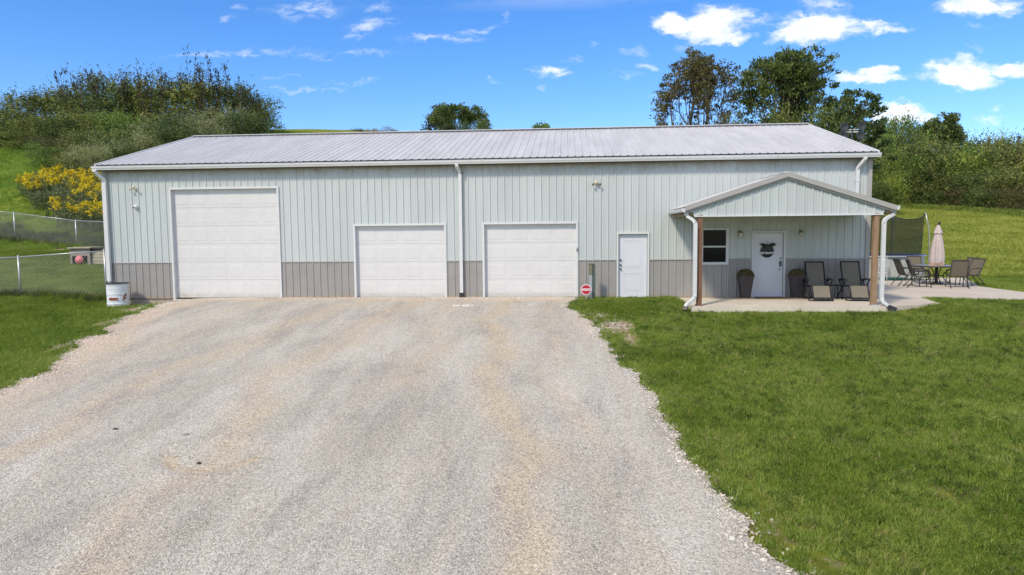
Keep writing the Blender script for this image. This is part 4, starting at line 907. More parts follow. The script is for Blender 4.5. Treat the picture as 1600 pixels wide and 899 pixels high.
mb.bar((-.07,-.0185,.48),(.07,-.0185,.48),.014,.003); mb.bar((-.05,-.0185,.325),(.05,-.0185,.325),.014,.003); mb.build('worn_lettering', 'red_sign', t)
# ------------------------------------------------------------------ barrel
bx, by = .70, -.64; bz = -.40
t = empty('rain_barrel', (bx,by,bz), R(28), 'white steel drum with rusty worn lettering under the left downspout', 'barrel')
t.scale = (1.04, 1.04, 1.1)
pr = [(0,.02),(.31,.02),(.325,.0),(.325,.03)]
for z in np.arange(.06,.86,.02):
    rr = .315+ (.010 if min(abs(z-.30), abs(z-.60)) < .02 else 0)+.0025*math.sin(z*70); pr.append((rr, z))
pr += [(.315,.87),(.328,.872),(.330,.895),(.318,.90)]
MB().lathe(pr, n=40).build('drum', 'barrel_paint', t, True)
MB().lathe([(.335,.885),(.335,.908),(.305,.908),(.305,.885)], n=40).build('rim', 'flood_dark', t, True)
MB().lathe([(.318,.90),(.305,.88),(.30,.60),(0,.60)], n=40).build('inside', 'dark_inside', t, True)
MB().lathe([(.304,.72),(0,.72)], n=40).build('rain_water', 'water_dark', t)
# rust marks: worn strokes wrapped on the drum
def on_drum(a, z, off=.002): return ((.318+off)*math.sin(a), -(.318+off)*math.cos(a), z)
mb = MB(); r = random.Random(5)
glyph = {'M':[(0,0,0,1),(0,1,.5,.4),(.5,.4,1,1),(1,1,1,0)],'I':[(.5,0,.5,1)],'B':[(0,0,0,1),(0,1,.8,.8),(.8,.8,0,.5),(0,.5,.9,.25),(.9,.25,0,0)],'N':[(0,0,0,1),(0,1,1,0),(1,0,1,1)],'A':[(0,0,.5,1),(.5,1,1,0),(.2,.4,.8,.4)],'L':[(0,1,0,0),(0,0,.7,0)]}
a0 = -.72
for ch in 'MBNNAL':
    wd = .115
    for (p, q, s, v) in glyph[ch]:
        k = 3
        for i in range(k):
            A = on_drum(a0+wd*(p+(s-p)*i/k), .40+.085*(q+(v-q)*i/k), .006); Bq = on_drum(a0+wd*(p+(s-p)*(i+1)/k), .40+.085*(q+(v-q)*(i+1)/k), .006)
            mb.bar(A, Bq, .022, .006, up=(math.sin(a0), -math.cos(a0), 0))
    a0 += wd+.035
for i in range(26):
    a = .55+r.uniform(0,.38); z = .36+(a-.55)*.35+r.uniform(0,.10); mb.bar(on_drum(a, z, .006), on_drum(a+r.uniform(-.08,.10), z+r.uniform(-.02,.06), .006), .02, .005, up=(math.sin(a), -math.cos(a), 0))
mb.build('rusty_lettering', 'rust', t)
mb = MB()
for a, z, w in ((-.05,.09,.035),(.13,.08,.028),(.42,.10,.04),(-.42,.14,.03),(-.5,.17,.05),(-.38,.17,.06),(.05,.085,.02)): mb.bar(on_drum(a-w, z, .003), on_drum(a+w, z, .003), .05, .006, up=(0,0,1))
mb.build('rust_spots', 'rust', t)
# ------------------------------------------------------------------ stones by the downspout, clods
def rock(name, x, y, s, mt, label, cat, seed, grp=None):
    r = np.random.default_rng(seed); bm = bmesh.new(); bmesh.ops.create_icosphere(bm, subdivisions=2, radius=1)
    for v in bm.verts: v.co *= r.uniform(.85, 1.12); v.co = Vector((v.co.x*s*1.3, v.co.y*s, v.co.z*s*.65))
    me = bpy.data.meshes.new(name); bm.to_mesh(me); bm.free(); me.materials.append(MATS[mt]); o = obj(name, me, loc=(x, y, h(x, y)+.035+s*.2)); tag(o, label, cat, grp); return o
for i, (x, y, s) in enumerate([(12.20,-2.45,.06),(12.33,-2.47,.07),(12.46,-2.42,.065),(12.60,-2.47,.08),(12.72,-2.40,.06),(12.28,-2.36,.04),(12.55,-2.36,.045)]):
    rock('limestone_rock', x, y, s, 'white_stone', ['first (leftmost)','second','fourth','sixth','seventh (rightmost)','third, smaller','fifth, smaller'][i]+' limestone rock in the short row below the middle downspout', 'rock', i, 'rocks below the middle downspout')
rock('dark_clod', 8.56, -12.55, .04, 'dark_clod', 'dark clod left of the pothole, the farthest left on the gravel', 'clod', 31)
rock('tan_clod', 9.8, -12.75, .045, 'old_wood', 'brownish flat scrap lying on the gravel above the pothole', 'scrap', 32)
rock('dark_clod', 10.52, -13.72, .025, 'dark_clod', 'tiny dark clod at the edge of the pothole', 'clod', 33)
# ------------------------------------------------------------------ planters, mat
def bushy(seed, n, rx, rz, ls):
    r = np.random.default_rng(seed); d = r.normal(size=(n,3)); d /= np.linalg.norm(d, axis=1)[:,None]; d[:,2] = np.abs(d[:,2])*.95-.05
    P = d*np.array([rx,rx,rz])*r.uniform(.75,1.06,(n,1)); return leafcloud(P, d, np.full(n, ls), r)
def leafcloud(P, D, Sz, r, wid=.5, along=None):
    """rhombic leaves at P; D = rough facing direction"""
    n = len(P); a = r.normal(size=(n,3)) if along is None else along+r.normal(size=(n,3))*.35
    a /= np.linalg.norm(a, axis=1)[:,None]+1e-9
    nn = D+r.normal(size=(n,3))*.6; b = np.cross(nn, a); b /= np.linalg.norm(b, axis=1)[:,None]+1e-9
    a = a*Sz[:,None]*.5; b = b*Sz[:,None]*wid*.5
    V = np.stack([P-a, P+b, P+a, P-b], 1).reshape(-1,3); F = np.arange(4*n).reshape(n,4); return V, F
def planter(x, label, seed):
    t = empty('planter', (x,-.36,.0), 0, label, 'planter')
    def sq(w, z): return [(-w,-w,z),(w,-w,z),(w,w,z),(-w,w,z)]
    v = sq(.13,.035)+sq(.205,.68)+sq(.225,.68)+sq(.225,.73)+sq(.19,.73)+sq(.18,.66); f = [(0,3,2,1)]
    for k in range(5):
        for j in range(4): a = k*4+j; b = k*4+(j+1)%4; f.append((a,b,b+4,a+4))
    f.append((20,21,22,23)); MB().add(v, f).build('pot', 'planter', t)
    MB().box(-.19,.19,-.19,.19,.0,.035).build('saucer', 'saucer', t, bevel=.008)
    V_, F_ = bushy(seed, 2200, .245, .22, .05); V_[:,2] += .73; obj('chrysanthemum', arr_mesh('chrysanthemum', V_, F_, 'leaf_mum'), t)
planter(21.03, 'tall dark tapered planter with a mum, left of the front door', 1)
planter(22.60, 'tall dark tapered planter with a mum, right of the front door', 2)
tag(MB().box(21.40,22.26,-.55,-.06,.0,.035).build('doormat', 'mat_tan', None, bevel=.004), 'tan doormat lying before the white front door', 'doormat')
# ------------------------------------------------------------------ lounge chairs under the porch
def sling(mb, a, b, x0, x1, thick=.012, nseg=6, sag=.02):
    """fabric between two lines at heights; a, b = (y, z) ends"""
    o = len(mb.v)
    for i in range(nseg+1):
        t = i/nseg; y = a[0]+(b[0]-a[0])*t; z = a[1]+(b[1]-a[1])*t
        for j in range(5):
            s = j/4; dz = -sag*math.sin(math.pi*s)*math.sin(math.pi*t); mb.v.append((x0+(x1-x0)*s, y-dz*.3, z+dz))
    for i in range(nseg):
        for j in range(4): q = o+i*5+j; mb.f.append((q,q+1,q+6,q+5))
def lounge(x, y, rz, label):
    t = empty('lounge_chair', (x,y,.0), rz, label, 'lounge chair', 'reclining lounge chairs on the porch')
    w = .25
    # back from seat rear up, seat, leg rest going down to the front (front = -y)
    mb = MB(); sling(mb, (.10,.42), (.40,1.12), -w, w); mb.build('back_sling', 'lounge_fabric', t, True)
    mb = MB(); sling(mb, (.10,.42), (-.38,.46), -w, w); mb.build('seat_sling', 'lounge_fabric', t, True)
    mb = MB(); sling(mb, (-.38,.46), (-.56,.13), -w+.02, w-.02); mb.build('leg_rest', 'lounge_fabric', t, True)
    for s in (-1, 1):
        xx = s*(w+.015)
        MB().tube(rounded([(xx,.42,1.15),(xx,.10,.42),(xx,-.38,.46),(xx,-.58,.09)], r=.06), .023, 8).build('side_rail', 'black_metal', t, True)
        xo = s*(w+.09)
        MB().tube([(xo,.30,.62),(xo,-.42,.03)], .020, 8).build('leg', 'black_metal', t, True); MB().tube([(xo,-.30,.62),(xo,.40,.03)], .020, 8).build('leg', 'black_metal', t, True)
        MB().tube(rounded([(xo,.20,.58),(xo,-.02,.66),(xo,-.34,.62)], r=.1), [.024]*len(rounded([(xo,.20,.58),(xo,-.02,.66),(xo,-.34,.62)], r=.1)), prof=[(-1.6,-.7),(1.6,-.7),(1.6,.7),(-1.6,.7)]).build('armrest', 'black_plastic', t)
        MB().tube([(xo,-.28,.60),(xo,-.10,.42)], .018, 6).build('arm_brace', 'black_metal', t)
    MB().tube([(-w-.015,.42,1.14),(w+.015,.42,1.14)], .023, 8).build('top_rail', 'black_metal', t)
    MB().tube([(-w-.015,-.575,.10),(w+.015,-.575,.10)], .021, 8).build('front_rail', 'black_metal', t)
    MB().tube([(-w-.07,-.42,.025),(w+.07,-.42,.025)], .021, 8).build('foot_bar', 'black_metal', t); MB().tube([(-w-.07,.40,.025),(w+.07,.40,.025)], .021, 8).build('foot_bar', 'black_metal', t)
    return t
lounge(23.06,-.78,R(-4),'tan and black reclining lounge chair on the porch, nearest the front door')
lounge(24.13,-.78,R(-2),'tan and black reclining lounge chair on the porch, nearest the right porch post')
t = empty('side_table', (23.60,-.62,0), 0, 'low black side table between the two porch lounge chairs', 'side table')
MB().box(-.24,.24,-.2,.2,.42,.445).build('tabletop', 'black_metal', t, bevel=.006)
for sx in (-1,1):
    for sy in (-1,1): MB().bar((sx*.20,sy*.16,.0),(sx*.17,sy*.14,.42),.022).build('leg','black_metal',t)
# ------------------------------------------------------------------ patio set
TX, TY = 29.45, 5.0
t = empty('patio_table', (TX,TY,.004), 0, 'round glass-topped patio table with dark frame on the patio', 'table')
MB().lathe([(0,.70),(.80,.70),(.81,.71),(.81,.725),(.80,.73),(0,.73)], n=40).build('glass_top', 'glass_table', t, False)
MB().lathe([(.80,.685),(.825,.69),(.825,.735),(.812,.735),(.812,.70),(.80,.685)], n=40).build('rim', 'bronze_frame', t, True)
for j in range(4):
    a = math.pi/4+j*math.pi/2; c, s = math.cos(a), math.sin(a)
    MB().tube(rounded([(c*.60,s*.60,.69),(c*.25,s*.25,.45),(c*.22,s*.22,.25),(c*.5,s*.5,.02)], r=.12), .02, 8).build('leg', 'bronze_frame', t, True)
MB().tube([(0,0,.02),(0,0,.70)], .055, 12).build('centre_column', 'bronze_frame', t, True)
MB().lathe([(.24,.34),(.27,.34),(.27,.36),(.24,.36),(.24,.34)], n=24).build('stretcher_ring', 'bronze_frame', t)
t = empty('patio_umbrella', (TX,TY,.004), 0, 'closed pale pink patio umbrella standing through the patio table', 'umbrella')
MB().tube([(0,0,.05),(0,0,2.28)], .02, 10).build('pole', 'bronze_frame', t, True)
MB().lathe([(0,.0),(.25,.0),(.26,.03),(.22,.07),(.06,.10),(.04,.22),(0,.22)], n=24).build('base', 'bronze_frame', t, True)
mb = MB(); n = 48; prof = [(.21,.80),(.22,.92),(.215,1.1),(.195,1.35),(.17,1.6),(.14,1.8),(.10,1.95),(.05,2.02)]; o = len(mb.v)
for (rr, z) in prof:
    for j in range(n):
        a = 2*math.pi*j/n; f = 1+.16*math.sin(a*8)*min(1,(2.05-z)*1.5); zz = z+(.035*math.sin(a*8+.6)+.02*math.sin(a*3) if z < .85 else 0)
        mb.v.append((rr*f*math.cos(a), rr*f*math.sin(a), zz))
for i in range(len(prof)-1):
    for j in range(n): a = o+i*n+j; b = o+i*n+(j+1)%n; mb.f.append((a,b,b+n,a+n))
mb.build('canopy', 'umbrella_cloth', t, True)
mb = MB(); o = 0
for (rr, z) in ((.145,1.93),(.115,2.06),(.05,2.22),(.03,2.25)):
    for j in range(32):
        a = 2*math.pi*j/32; f = 1+.08*math.sin(a*8); mb.v.append((rr*f*math.cos(a), rr*f*math.sin(a), z+(.02*math.sin(a*8) if z < 1.95 else 0)))
for i in range(3):
    for j in range(32): a = i*32+j; b = i*32+(j+1)%32; mb.f.append((a,b,b+32,a+32))
mb.build('vent_cap', 'umbrella_cloth', t, True)
mb = MB()
for j in range(40):
    a = 2*math.pi*j/40; mb.bar((.24*math.cos(a),.24*math.sin(a),.83),(.23*math.cos(a),.23*math.sin(a),.72+.02*math.sin(j*3)),.022,.008)
mb.build('fringe', 'umbrella_fringe', t)
MB().lathe([(.022,.76),(.10,.78),(.10,.80),(.022,.82)], n=12).build('runner', 'bronze_frame', t)
MB().tube([(0,0,2.25),(.02,0,2.31),(.055,.0,2.36)], [.03,.035,.045], 10).build('finial', 'black_plastic', t, True)
def patio_chair():
    t = empty('patio_chair', (0,0,.004), 0); w = .25
    mb = MB(); sling(mb, (.20,.42), (.42,.98), -w, w); mb.build('back_sling', 'sling_fabric', t, True)
    mb = MB(); sling(mb, (.20,.42), (-.25,.45), -w, w); mb.build('seat_sling', 'sling_light', t, True)
    for s in (-1, 1):
        xx = s*(w+.012); MB().tube(rounded([(xx,.43,1.0),(xx,.20,.41),(xx,-.26,.45)], r=.08), .019, 8).build('side_rail', 'bronze_frame', t, True)
        MB().tube([(xx,-.26,.45),(xx*1.06,-.30,.0)], .017, 8).build('leg', 'bronze_frame', t, True); MB().tube([(xx,.14,.42),(xx*1.06,.48,.0)], .017, 8).build('leg', 'bronze_frame', t, True)
        MB().tube(rounded([(xx,.30,.66),(xx*1.1,.05,.68),(xx*1.1,-.22,.64),(xx*1.05,-.26,.45)], r=.12), .017, 8).build('armrest', 'bronze_frame', t, True)
    MB().tube([(-w-.012,.43,1.0),(w+.012,.43,1.0)], .019, 8).build('top_rail', 'bronze_frame', t); MB().tube([(-w-.012,-.26,.45),(w+.012,-.26,.45)], .017, 8).build('front_rail', 'bronze_frame', t)
    MB().tube([(-w-.01,.14,.40),(w+.01,.14,.40)], .011, 8).build('cross_bar', 'bronze_frame', t)
    return t
pc = patio_chair()
# chair faces local -y; x, y, turn, label
CH = [(28.15,4.45,82,'chair left of the table seen from the side, the farther of the two'), (28.25,3.75,70,'chair left of the table seen from the side, the nearer of the two'),
      (29.5,6.45,178+180-180,'chair beyond the table facing us, its back against the trampoline skirt'), (29.42,3.55,-12,'patio chair with its back to us in front of the umbrella'),
      (30.12,4.1,-72,'patio chair at the right end of the table, the nearer of the two'), (30.35,4.95,-88,'patio chair at the right end of the table, half hidden behind the nearer one')]
for i, (x, y, a, lb) in enumerate(CH):
    c = pc if i == 0 else dup(pc)
    c.location = (x, y, .004); ang = {0: 90, 1: 78, 2: 0, 3: 165, 4: -75, 5: -80}[i]
    c.rotation_euler = (0, 0, R(ang)); tag(c, lb, 'chair', 'sling chairs round the patio table')
# ------------------------------------------------------------------ trampoline
CXT, CYT, RT = 29.15, 9.6, 1.95; zg = h(CXT, CYT)
t = empty('trampoline', (CXT,CYT,zg), 0, 'round trampoline with black safety net and pale grey skirt beyond the patio', 'trampoline')
MB().lathe([(RT-.03,.90),(RT+.03,.90),(RT+.04,.93),(RT+.03,.96),(RT-.03,.96),(RT-.03,.90)], n=64).build('frame_ring', 'galv', t, True)
MB().lathe([(RT+.03,.965),(RT-.02,.985),(RT-.26,.985),(RT-.28,.955)], n=64).build('spring_pad', 'pad_blue', t, True)
MB().lathe([(RT-.27,.94),(0,.93)], n=64).build('jumping_mat', 'black_plastic', t)
mb = MB(); n = 96
for z in (.02,.9):
    for j in range(n): a = 2*math.pi*j/n; rr = RT-.04+.012*math.sin(j*2.1); mb.v.append((rr*math.cos(a), rr*math.sin(a), z))
for j in range(n): mb.f.append((j,(j+1)%n,(j+1)%n+n,j+n))
mb.build('skirt', 'skirt_grey', t)
PA = [R(-113), R(-23), R(46), R(110), R(180), R(247)]
def cusp(a):
    a = (a-PA[0]) % (2*math.pi)+PA[0]
    for p, q in zip(PA[:-1], PA[1:]):
        if p <= a <= q: return (a-p)/(q-p)
    return 0
for a in PA[:-1]:
    c, s = math.cos(a), math.sin(a)
    MB().tube(rounded([(c*(RT+.10),s*(RT+.10),.0),(c*(RT+.10),s*(RT+.10),1.9),(c*(RT-.08),s*(RT-.08),2.78)], r=.5, n=8), .024, 8).build('net_pole', 'galv', t, True)
    MB().tube([(c*(RT-.2),s*(RT-.2),.99),(c*(RT-.12),s*(RT-.12),2.74)], .016, 6).build('net_seam', 'black_plastic', t)
mb = MB(); n = 128; rows_ = [0,.25,.5,.75,1]
for q in rows_:
    for j in range(n):
        a = 2*math.pi*j/n; u = cusp(a); dip = .26*max(0, math.sin(math.pi*u))**.7
        rr = RT-.22+.08*q-.08*math.sin(math.pi*u)*q; mb.v.append((rr*math.cos(a), rr*math.sin(a), .98+(1.75-dip)*q))
for i in range(4):
    for j in range(n): a = i*n+j; b = i*n+(j+1)%n; mb.f.append((a,b,b+n,a+n))
mb.build('safety_net', 'net', t, True)
mb = MB(); pts = [mb_v for mb_v in []]
top = []
for j in range(n+1):
    a = 2*math.pi*j/n; u = cusp(a); dip = .26*max(0, math.sin(math.pi*u))**.7; rr = RT-.14-.08*math.sin(math.pi*u); top.append((rr*math.cos(a), rr*math.sin(a), 2.74-dip))
MB().tube(top, .014, 5, False).build('net_top_cord', 'black_plastic', t)
lx, ly = 28.45-CXT, 7.25-CYT
L_ = empty('ladder', (lx,ly,0), R(-20), parent=t)
for s in (-.16,.16): MB().tube([(s,-.25,.0),(s,.1,1.0)], .018, 8).build('ladder_rail', 'galv', L_)
for z in (.3,.58,.85): MB().tube([(-.16,-.25+.35*z,z),(.16,-.25+.35*z,z)], .016, 8).build('rung', 'trim_white' if z > .8 else 'galv', L_)
# green hose heap at its foot
mb = MB(); r = random.Random(4)
for k in range(6):
    rr = .2+.03*k; zz = .03+.025*(k%3); ox, oy = r.uniform(-.04,.04), r.uniform(-.04,.04)
    mb.tube([(ox+rr*1.6*math.cos(a), oy+rr*math.sin(a), zz+.012*math.sin(a*3+k)) for a in np.linspace(0, 6.28, 22)], .017, 6, False)
mb.tube([(.4,0,.03),(.8,-.1,.03),(1.3,.05,.03),(1.7,-.05,.03)], .017, 6)
o = mb.build('garden_hose', 'hose_green', None, True, loc=(28.9,7.35,.005)); tag(o, 'coiled dark green garden hose at the foot of the trampoline skirt', 'garden hose')
# ------------------------------------------------------------------ floodlight mast at the right end of the roof
t = empty('floodlight_mast', (26.05,4.6,h(26.2,4.6)), 0, 'dark cluster of round floodlights on a pole beyond the right end of the roof', 'light pole')
zc = 5.72-h(26.2,4.6)
MB().tube([(0,0,-.2),(0,0,zc+.1)], [.05,.035], 10).build('pole', 'flood_dark', t, True)
MB().box(-.32,.32,-.02,.02,zc-.02,zc+.02).build('cross_arm', 'trim_white', t); MB().box(-.22,.22,-.02,.02,zc+.07,zc+.10).build('cross_arm', 'trim_white', t)
for (dx, dz) in ((-.32,.17),(.31,.19),(-.35,-.14),(.27,-.14)):
    MB().lathe([(0,.0),(.06,-.02),(.13,.03),(.16,.08),(.15,.09),(.11,.06),(0,.05)], (dx,-.02,zc+dz), 20, 'y').build('lamp_head', 'flood_dark', t, True)
    MB().bar((dx*.8,0,zc), (dx,0,zc+dz), .03).build('bracket', 'flood_dark', t)
# ------------------------------------------------------------------ chain link fences
def fence(name, pts, tops, label, meshsp=.11, wr=.0022):
    """pts: (x, y) of each post; tops: height of the rail there"""
    t = empty(name, (pts[0][0], pts[0][1], h(*pts[0])), 0, label, 'fence'); O = Vector(t.location)
    for (x, y), zt in zip(pts, tops):
        p = MB().tube([(x-O.x,y-O.y,h(x,y)-.1-O.z),(x-O.x,y-O.y,zt+.02-O.z)], .03, 10).build('fence_post', 'galv', t, True)
        MB().lathe([(.033,0),(.033,.03),(.015,.05),(0,.055)], (x-O.x,y-O.y,zt+.015-O.z), 10).build('post_cap', 'galv', p, True)
    for (a, za), (b, zb) in zip(list(zip(pts, tops))[:-1], list(zip(pts, tops))[1:]):
        MB().tube([(a[0]-O.x,a[1]-O.y,za-O.z),(b[0]-O.x,b[1]-O.y,zb-O.z)], .021, 8).build('top_rail', 'galv', t, True)
    mb = MB()
    for (a, za), (b, zb) in zip(list(zip(pts, tops))[:-1], list(zip(pts, tops))[1:]):
        ln = math.hypot(b[0]-a[0], b[1]-a[1]); hh = 1.25; k = int(ln/meshsp)
        def P(s, v):
            f = s/ln; x = a[0]+(b[0]-a[0])*f; y = a[1]+(b[1]-a[1])*f; lo = h(x, y)+.02; return (x-O.x, y-O.y, lo+(za+(zb-za)*f-lo)*v-O.z)
        for i in range(-int(hh/meshsp)-1, k+1):
            for d in (1, -1):
                s0, s1 = i*meshsp, i*meshsp+hh
                v0, v1 = (0, 1) if d > 0 else (1, 0)
                if s0 < 0: v0 = v0+(v1-v0)*(-s0/hh); s0 = 0
                if s1 > ln: v1 = v1-(v1-v0)*((s1-ln)/max(s1-s0,1e-6)) if s1 > s0 else v1; s1 = ln
                if s1-s0 > .02: mb.bar(P(s0, v0), P(s1, v1), wr*2)
    mb.build('chain_link', 'chain', t, kind='stuff'); return t
def zr(x): return 1.43+(x+3.7)*.0605
nf = [(-13.2,.35),(-10.0,.38),(-6.85,.42),(-3.62,.46),(-.62,.70)]
fence('chain_link_fence', nf, [1.22,1.28,1.34,1.43,1.62], 'near galvanised chain-link fence joining the building at its front left corner')
MB_ = None
ff = [(-24.5,17.3),(-20.1,16.0),(-15.6,14.8),(-11.0,13.5),(-6.4,12.2),(-2.4,11.1)]
fence('chain_link_fence', ff, [4.25,3.85,3.46,2.96,2.75,2.6], 'far chain-link fence crossing the foot of the grassy hill', .12, .002)
# ------------------------------------------------------------------ dog house
hx, hy = -8.0, 8.9; hz = h(-7.5, 8.8)-.05
t = empty('dog_house', (hx,hy,hz), 0, 'weathered grey wooden dog house behind the near fence', 'dog house')
MB().box(.0,1.0,0,.03,.50,.86).build('front_board', 'old_wood', t); MB().box(.0,.10,.0,.03,-.1,.50).build('front_board', 'old_wood', t); MB().box(.86,1.0,.0,.03,-.1,.50).build('front_board', 'old_wood', t)
MB().box(.03,.97,.9,.93,-.1,.84).build('back_wall', 'dark_inside', t); MB().box(.0,.03,.031,1.3,-.1,.84).build('side_wall', 'old_wood', t)
MB().box(-.06,1.08,-.10,1.36,.862,.92).build('roof_slab', 'old_wood_pale', t)
for i in range(5): MB().box(1.002,1.9,.10+.012*(i%2),.13+.012*(i%2),-.08+i*.165,.07+i*.165).build('plank', 'old_wood_pale', t)
MB().box(1.0,2.0,.05,1.3,.80,.835).build('lean_to_roof', 'bronze_frame', t)
o = MB().lathe([(0,-.12),(.10,-.11),(.17,-.07),(.20,0),(.17,.07),(.10,.11),(0,.12)], n=28, axis='y').build('pink_ball', 'pink', None, True, loc=(hx+.55,hy-.12,hz+.33)); tag(o, 'pink round toy with a dark red mark at the opening of the dog house', 'ball')
# ------------------------------------------------------------------ vegetation
def crown_mesh(name, seed, w, hh, n, leaf, mt, lobes=12, spiky=.5, wid=.5, base=.0, top_open=.0):
    """leaves set on sprigs that grow out of several uneven lobes"""
    r = np.random.default_rng(seed); P = []; D = []; A = []; S_ = []
    per = 9; k = n//per; ws = []
    for i in range(lobes):
        a = r.uniform(0, 6.28); q = math.sqrt(r.random())*.34*w; lz = base+(hh-base)*(r.uniform(.18, .74) if i < lobes-4 else r.uniform(.05,.2)); rr = w*r.uniform(.17, .30)
        if i == 0: a, q, lz, rr = 0, 0, base+(hh-base)*.40, w*.34
        if i >= lobes-4: q = w*.28; a = i*1.57
        ws.append((q*math.cos(a), q*math.sin(a), lz, rr, min(rr*r.uniform(.8, 1.3), max(.2, (hh-lz)*.95))))
    ws = np.array(ws); pr = ws[:,3]**2; pr /= pr.sum(); li = r.choice(lobes, k, p=pr)
    d = r.normal(size=(k,3)); d /= np.linalg.norm(d, axis=1)[:,None]; d[:,2] = np.where(d[:,2] < -.35, -d[:,2], d[:,2])
    L_ = ws[li]; rad = r.uniform(.55, 1.02, k)[:,None]
    # bumpy lobe surface
    bump = 1+.16*np.sin(d[:,:1]*7+seed)*np.cos(d[:,1:2]*6+seed)+.12*np.sin(d[:,2:3]*9+li[:,None])
    o = L_[:,:3]+d*np.stack([L_[:,3],L_[:,3],L_[:,4]],-1)*rad*bump
    g = d*.75+np.array([0,0,.75*spiky+.15])+r.normal(size=(k,3))*.35; g /= np.linalg.norm(g, axis=1)[:,None]
    ln = leaf*r.uniform(1.6, 4.2, k)*(1+spiky*(r.random(k) < .12)*1.6)
    for j in range(per):
        t = (j+.5)/per; p = o+g*(ln*t)[:,None]+r.normal(size=(k,3))*leaf*.35*(1-.4*t)
        P.append(p); A.append(g+r.normal(size=(k,3))*.7); D.append(d+r.normal(size=(k,3))*.5); S_.append(leaf*r.uniform(.6,1.25,k)*(1-.35*t))
    P = np.concatenate(P); A = np.concatenate(A); D = np.concatenate(D); S_ = np.concatenate(S_)
    ok = P[:,2] > .02*hh; V_, F_ = leafcloud(P[ok], D[ok], S_[ok], r, wid, A[ok]); return arr_mesh(name, V_, F_, mt)
def limb(mb, pts, r0, r1, n=6): k = len(pts); mb.tube(pts, [r0+(r1-r0)*i/(k-1) for i in range(k)], n, False)
def stems_mesh(name, seed, w, hh, n=6, r0=.05):
    r = random.Random(seed); mb = MB()
    for i in range(n):
        a = r.uniform(0, 6.28); q = w*.3*r.random(); x, y = math.cos(a)*q, math.sin(a)*q
        limb(mb, [(x*.3,y*.3,-.3),(x*.5,y*.5,hh*.25),(x+r.uniform(-.2,.2),y+r.uniform(-.2,.2),hh*.55),(x*1.5+r.uniform(-.3,.3),y*1.5,hh*.8)], r0*r.uniform(.6,1), r0*.2, 5)
    me = bpy.data.meshes.new(name); me.from_pydata(mb.v, [], mb.f); me.materials.append(MATS['bark']); return me
def grow(seed, hh, spread, levels=4, trunk=.16, clear=.25, fork=3, up=.55, lean=0):
    """skeleton of a tree: returns (list of limbs, list of tips)"""
    r = random.Random(seed); limbs = []; tips = []
    def rec(p, d, ln, rad, lv):
        pts = [p]; q = p
        for i in range(3):
            d = (d+Vector((r.uniform(-.22,.22), r.uniform(-.22,.22), r.uniform(-.03,.16)))).normalized(); q = q+d*ln/3; pts.append(q)
        limbs.append((pts, rad, rad*.55, 8 if lv == 0 else (5 if lv < 3 else 3)))
        if lv >= levels: tips.append((q, d, ln)); return
        if lv >= levels-1: tips.append((pts[2], d, ln))
        k = fork+(1 if r.random() < .4 else 0)
        for i in range(k):
            a = 6.283*(i+r.random()*.7)/k; side = d.cross(Vector((math.cos(a), math.sin(a), .3))).normalized()
            nd_ = (d*up+side*spread*r.uniform(.6,1.15)+Vector((lean,0,.18))).normalized()
            st = pts[3] if (i == 0 or lv > 0 and r.random() < .5) else pts[2]+(pts[3]-pts[2])*r.random()
            rec(st, nd_, ln*r.uniform(.62,.86), rad*.58, lv+1)
    n0 = 1
    rec(Vector((0,0,-.3)), Vector((0,0,1)), hh*clear+.3, trunk, 0)
    return limbs, tips
def tree_parts(name, seed, hh, mt, nleaf, leaf, cl=.8, fit_w=None, flat=.72, **kw):
    limbs, tips = grow(seed, hh, **kw); r = np.random.default_rng(seed)
    zt = max(p[0].z for p in tips); s = hh/(zt+cl*.5)
    xs = [p[0].x for p in tips]; sx = (fit_w-cl)/(max(xs)-min(xs))/s if fit_w else 1
    def T(p): return Vector((p.x*s*sx, p.y*s*sx, p.z*s))
    mb = MB()
    for pts, a, b, n in limbs: limb(mb, [T(p) for p in pts], a, b, n)
    tm = bpy.data.meshes.new('trunk'); tm.from_pydata(mb.v, [], mb.f); tm.materials.append(MATS['bark'])
    for p in tm.polygons: p.use_smooth = True
    k = max(3, nleaf//len(tips)); P = []; D = []; A = []
    for q, d, ln in tips:
        c = np.array(T(q)); dd = np.array(d); m_ = int(k*r.uniform(.3,1.7)); rr = cl*r.uniform(.55,1.2)
        v = r.normal(size=(m_,3)); v /= np.linalg.norm(v, axis=1)[:,None]; P.append(c+v*(rr*r.random((m_,1))**.45)*np.array([1,1,flat])); D.append(v+np.array([0,0,.5])); A.append(v*.6+dd)
    P = np.concatenate(P); D = np.concatenate(D); A = np.concatenate(A)
    V_, F_ = leafcloud(P, D, leaf*r.uniform(.6,1.3,len(P)), r, .55, A); return tm, arr_mesh('crown', V_, F_, mt)
def put(name, px_x, px_y, parts, label, cat, group=None, s=(1,1,1), rz=0, dz=0):
    """a plant standing at (x, y): parts = [(part name, mesh)]"""
    t = empty(name, (px_x, px_y, h(px_x, px_y)+dz), rz, label, cat, group); t.scale = s
    for nm, me in parts: obj(nm, me, t)
    return t
def ray(px, py):
    d = f_+r_*((px-800)/1090.652)+u_*((449.5-py)/1090.652); return d
def spot(px, Y):
    """the place on the ground seen in column px of the photograph at depth Y, and metres per photo pixel there"""
    d = ray(px, 300); t = (Y+22.5422)/d.y; return 15.448+d.x*t, Y, t/1090.652, t
def ztop(py, px, Y):
    d = ray(px, py); t = (Y+22.5422)/d.y; return 2.1733+d.z*t
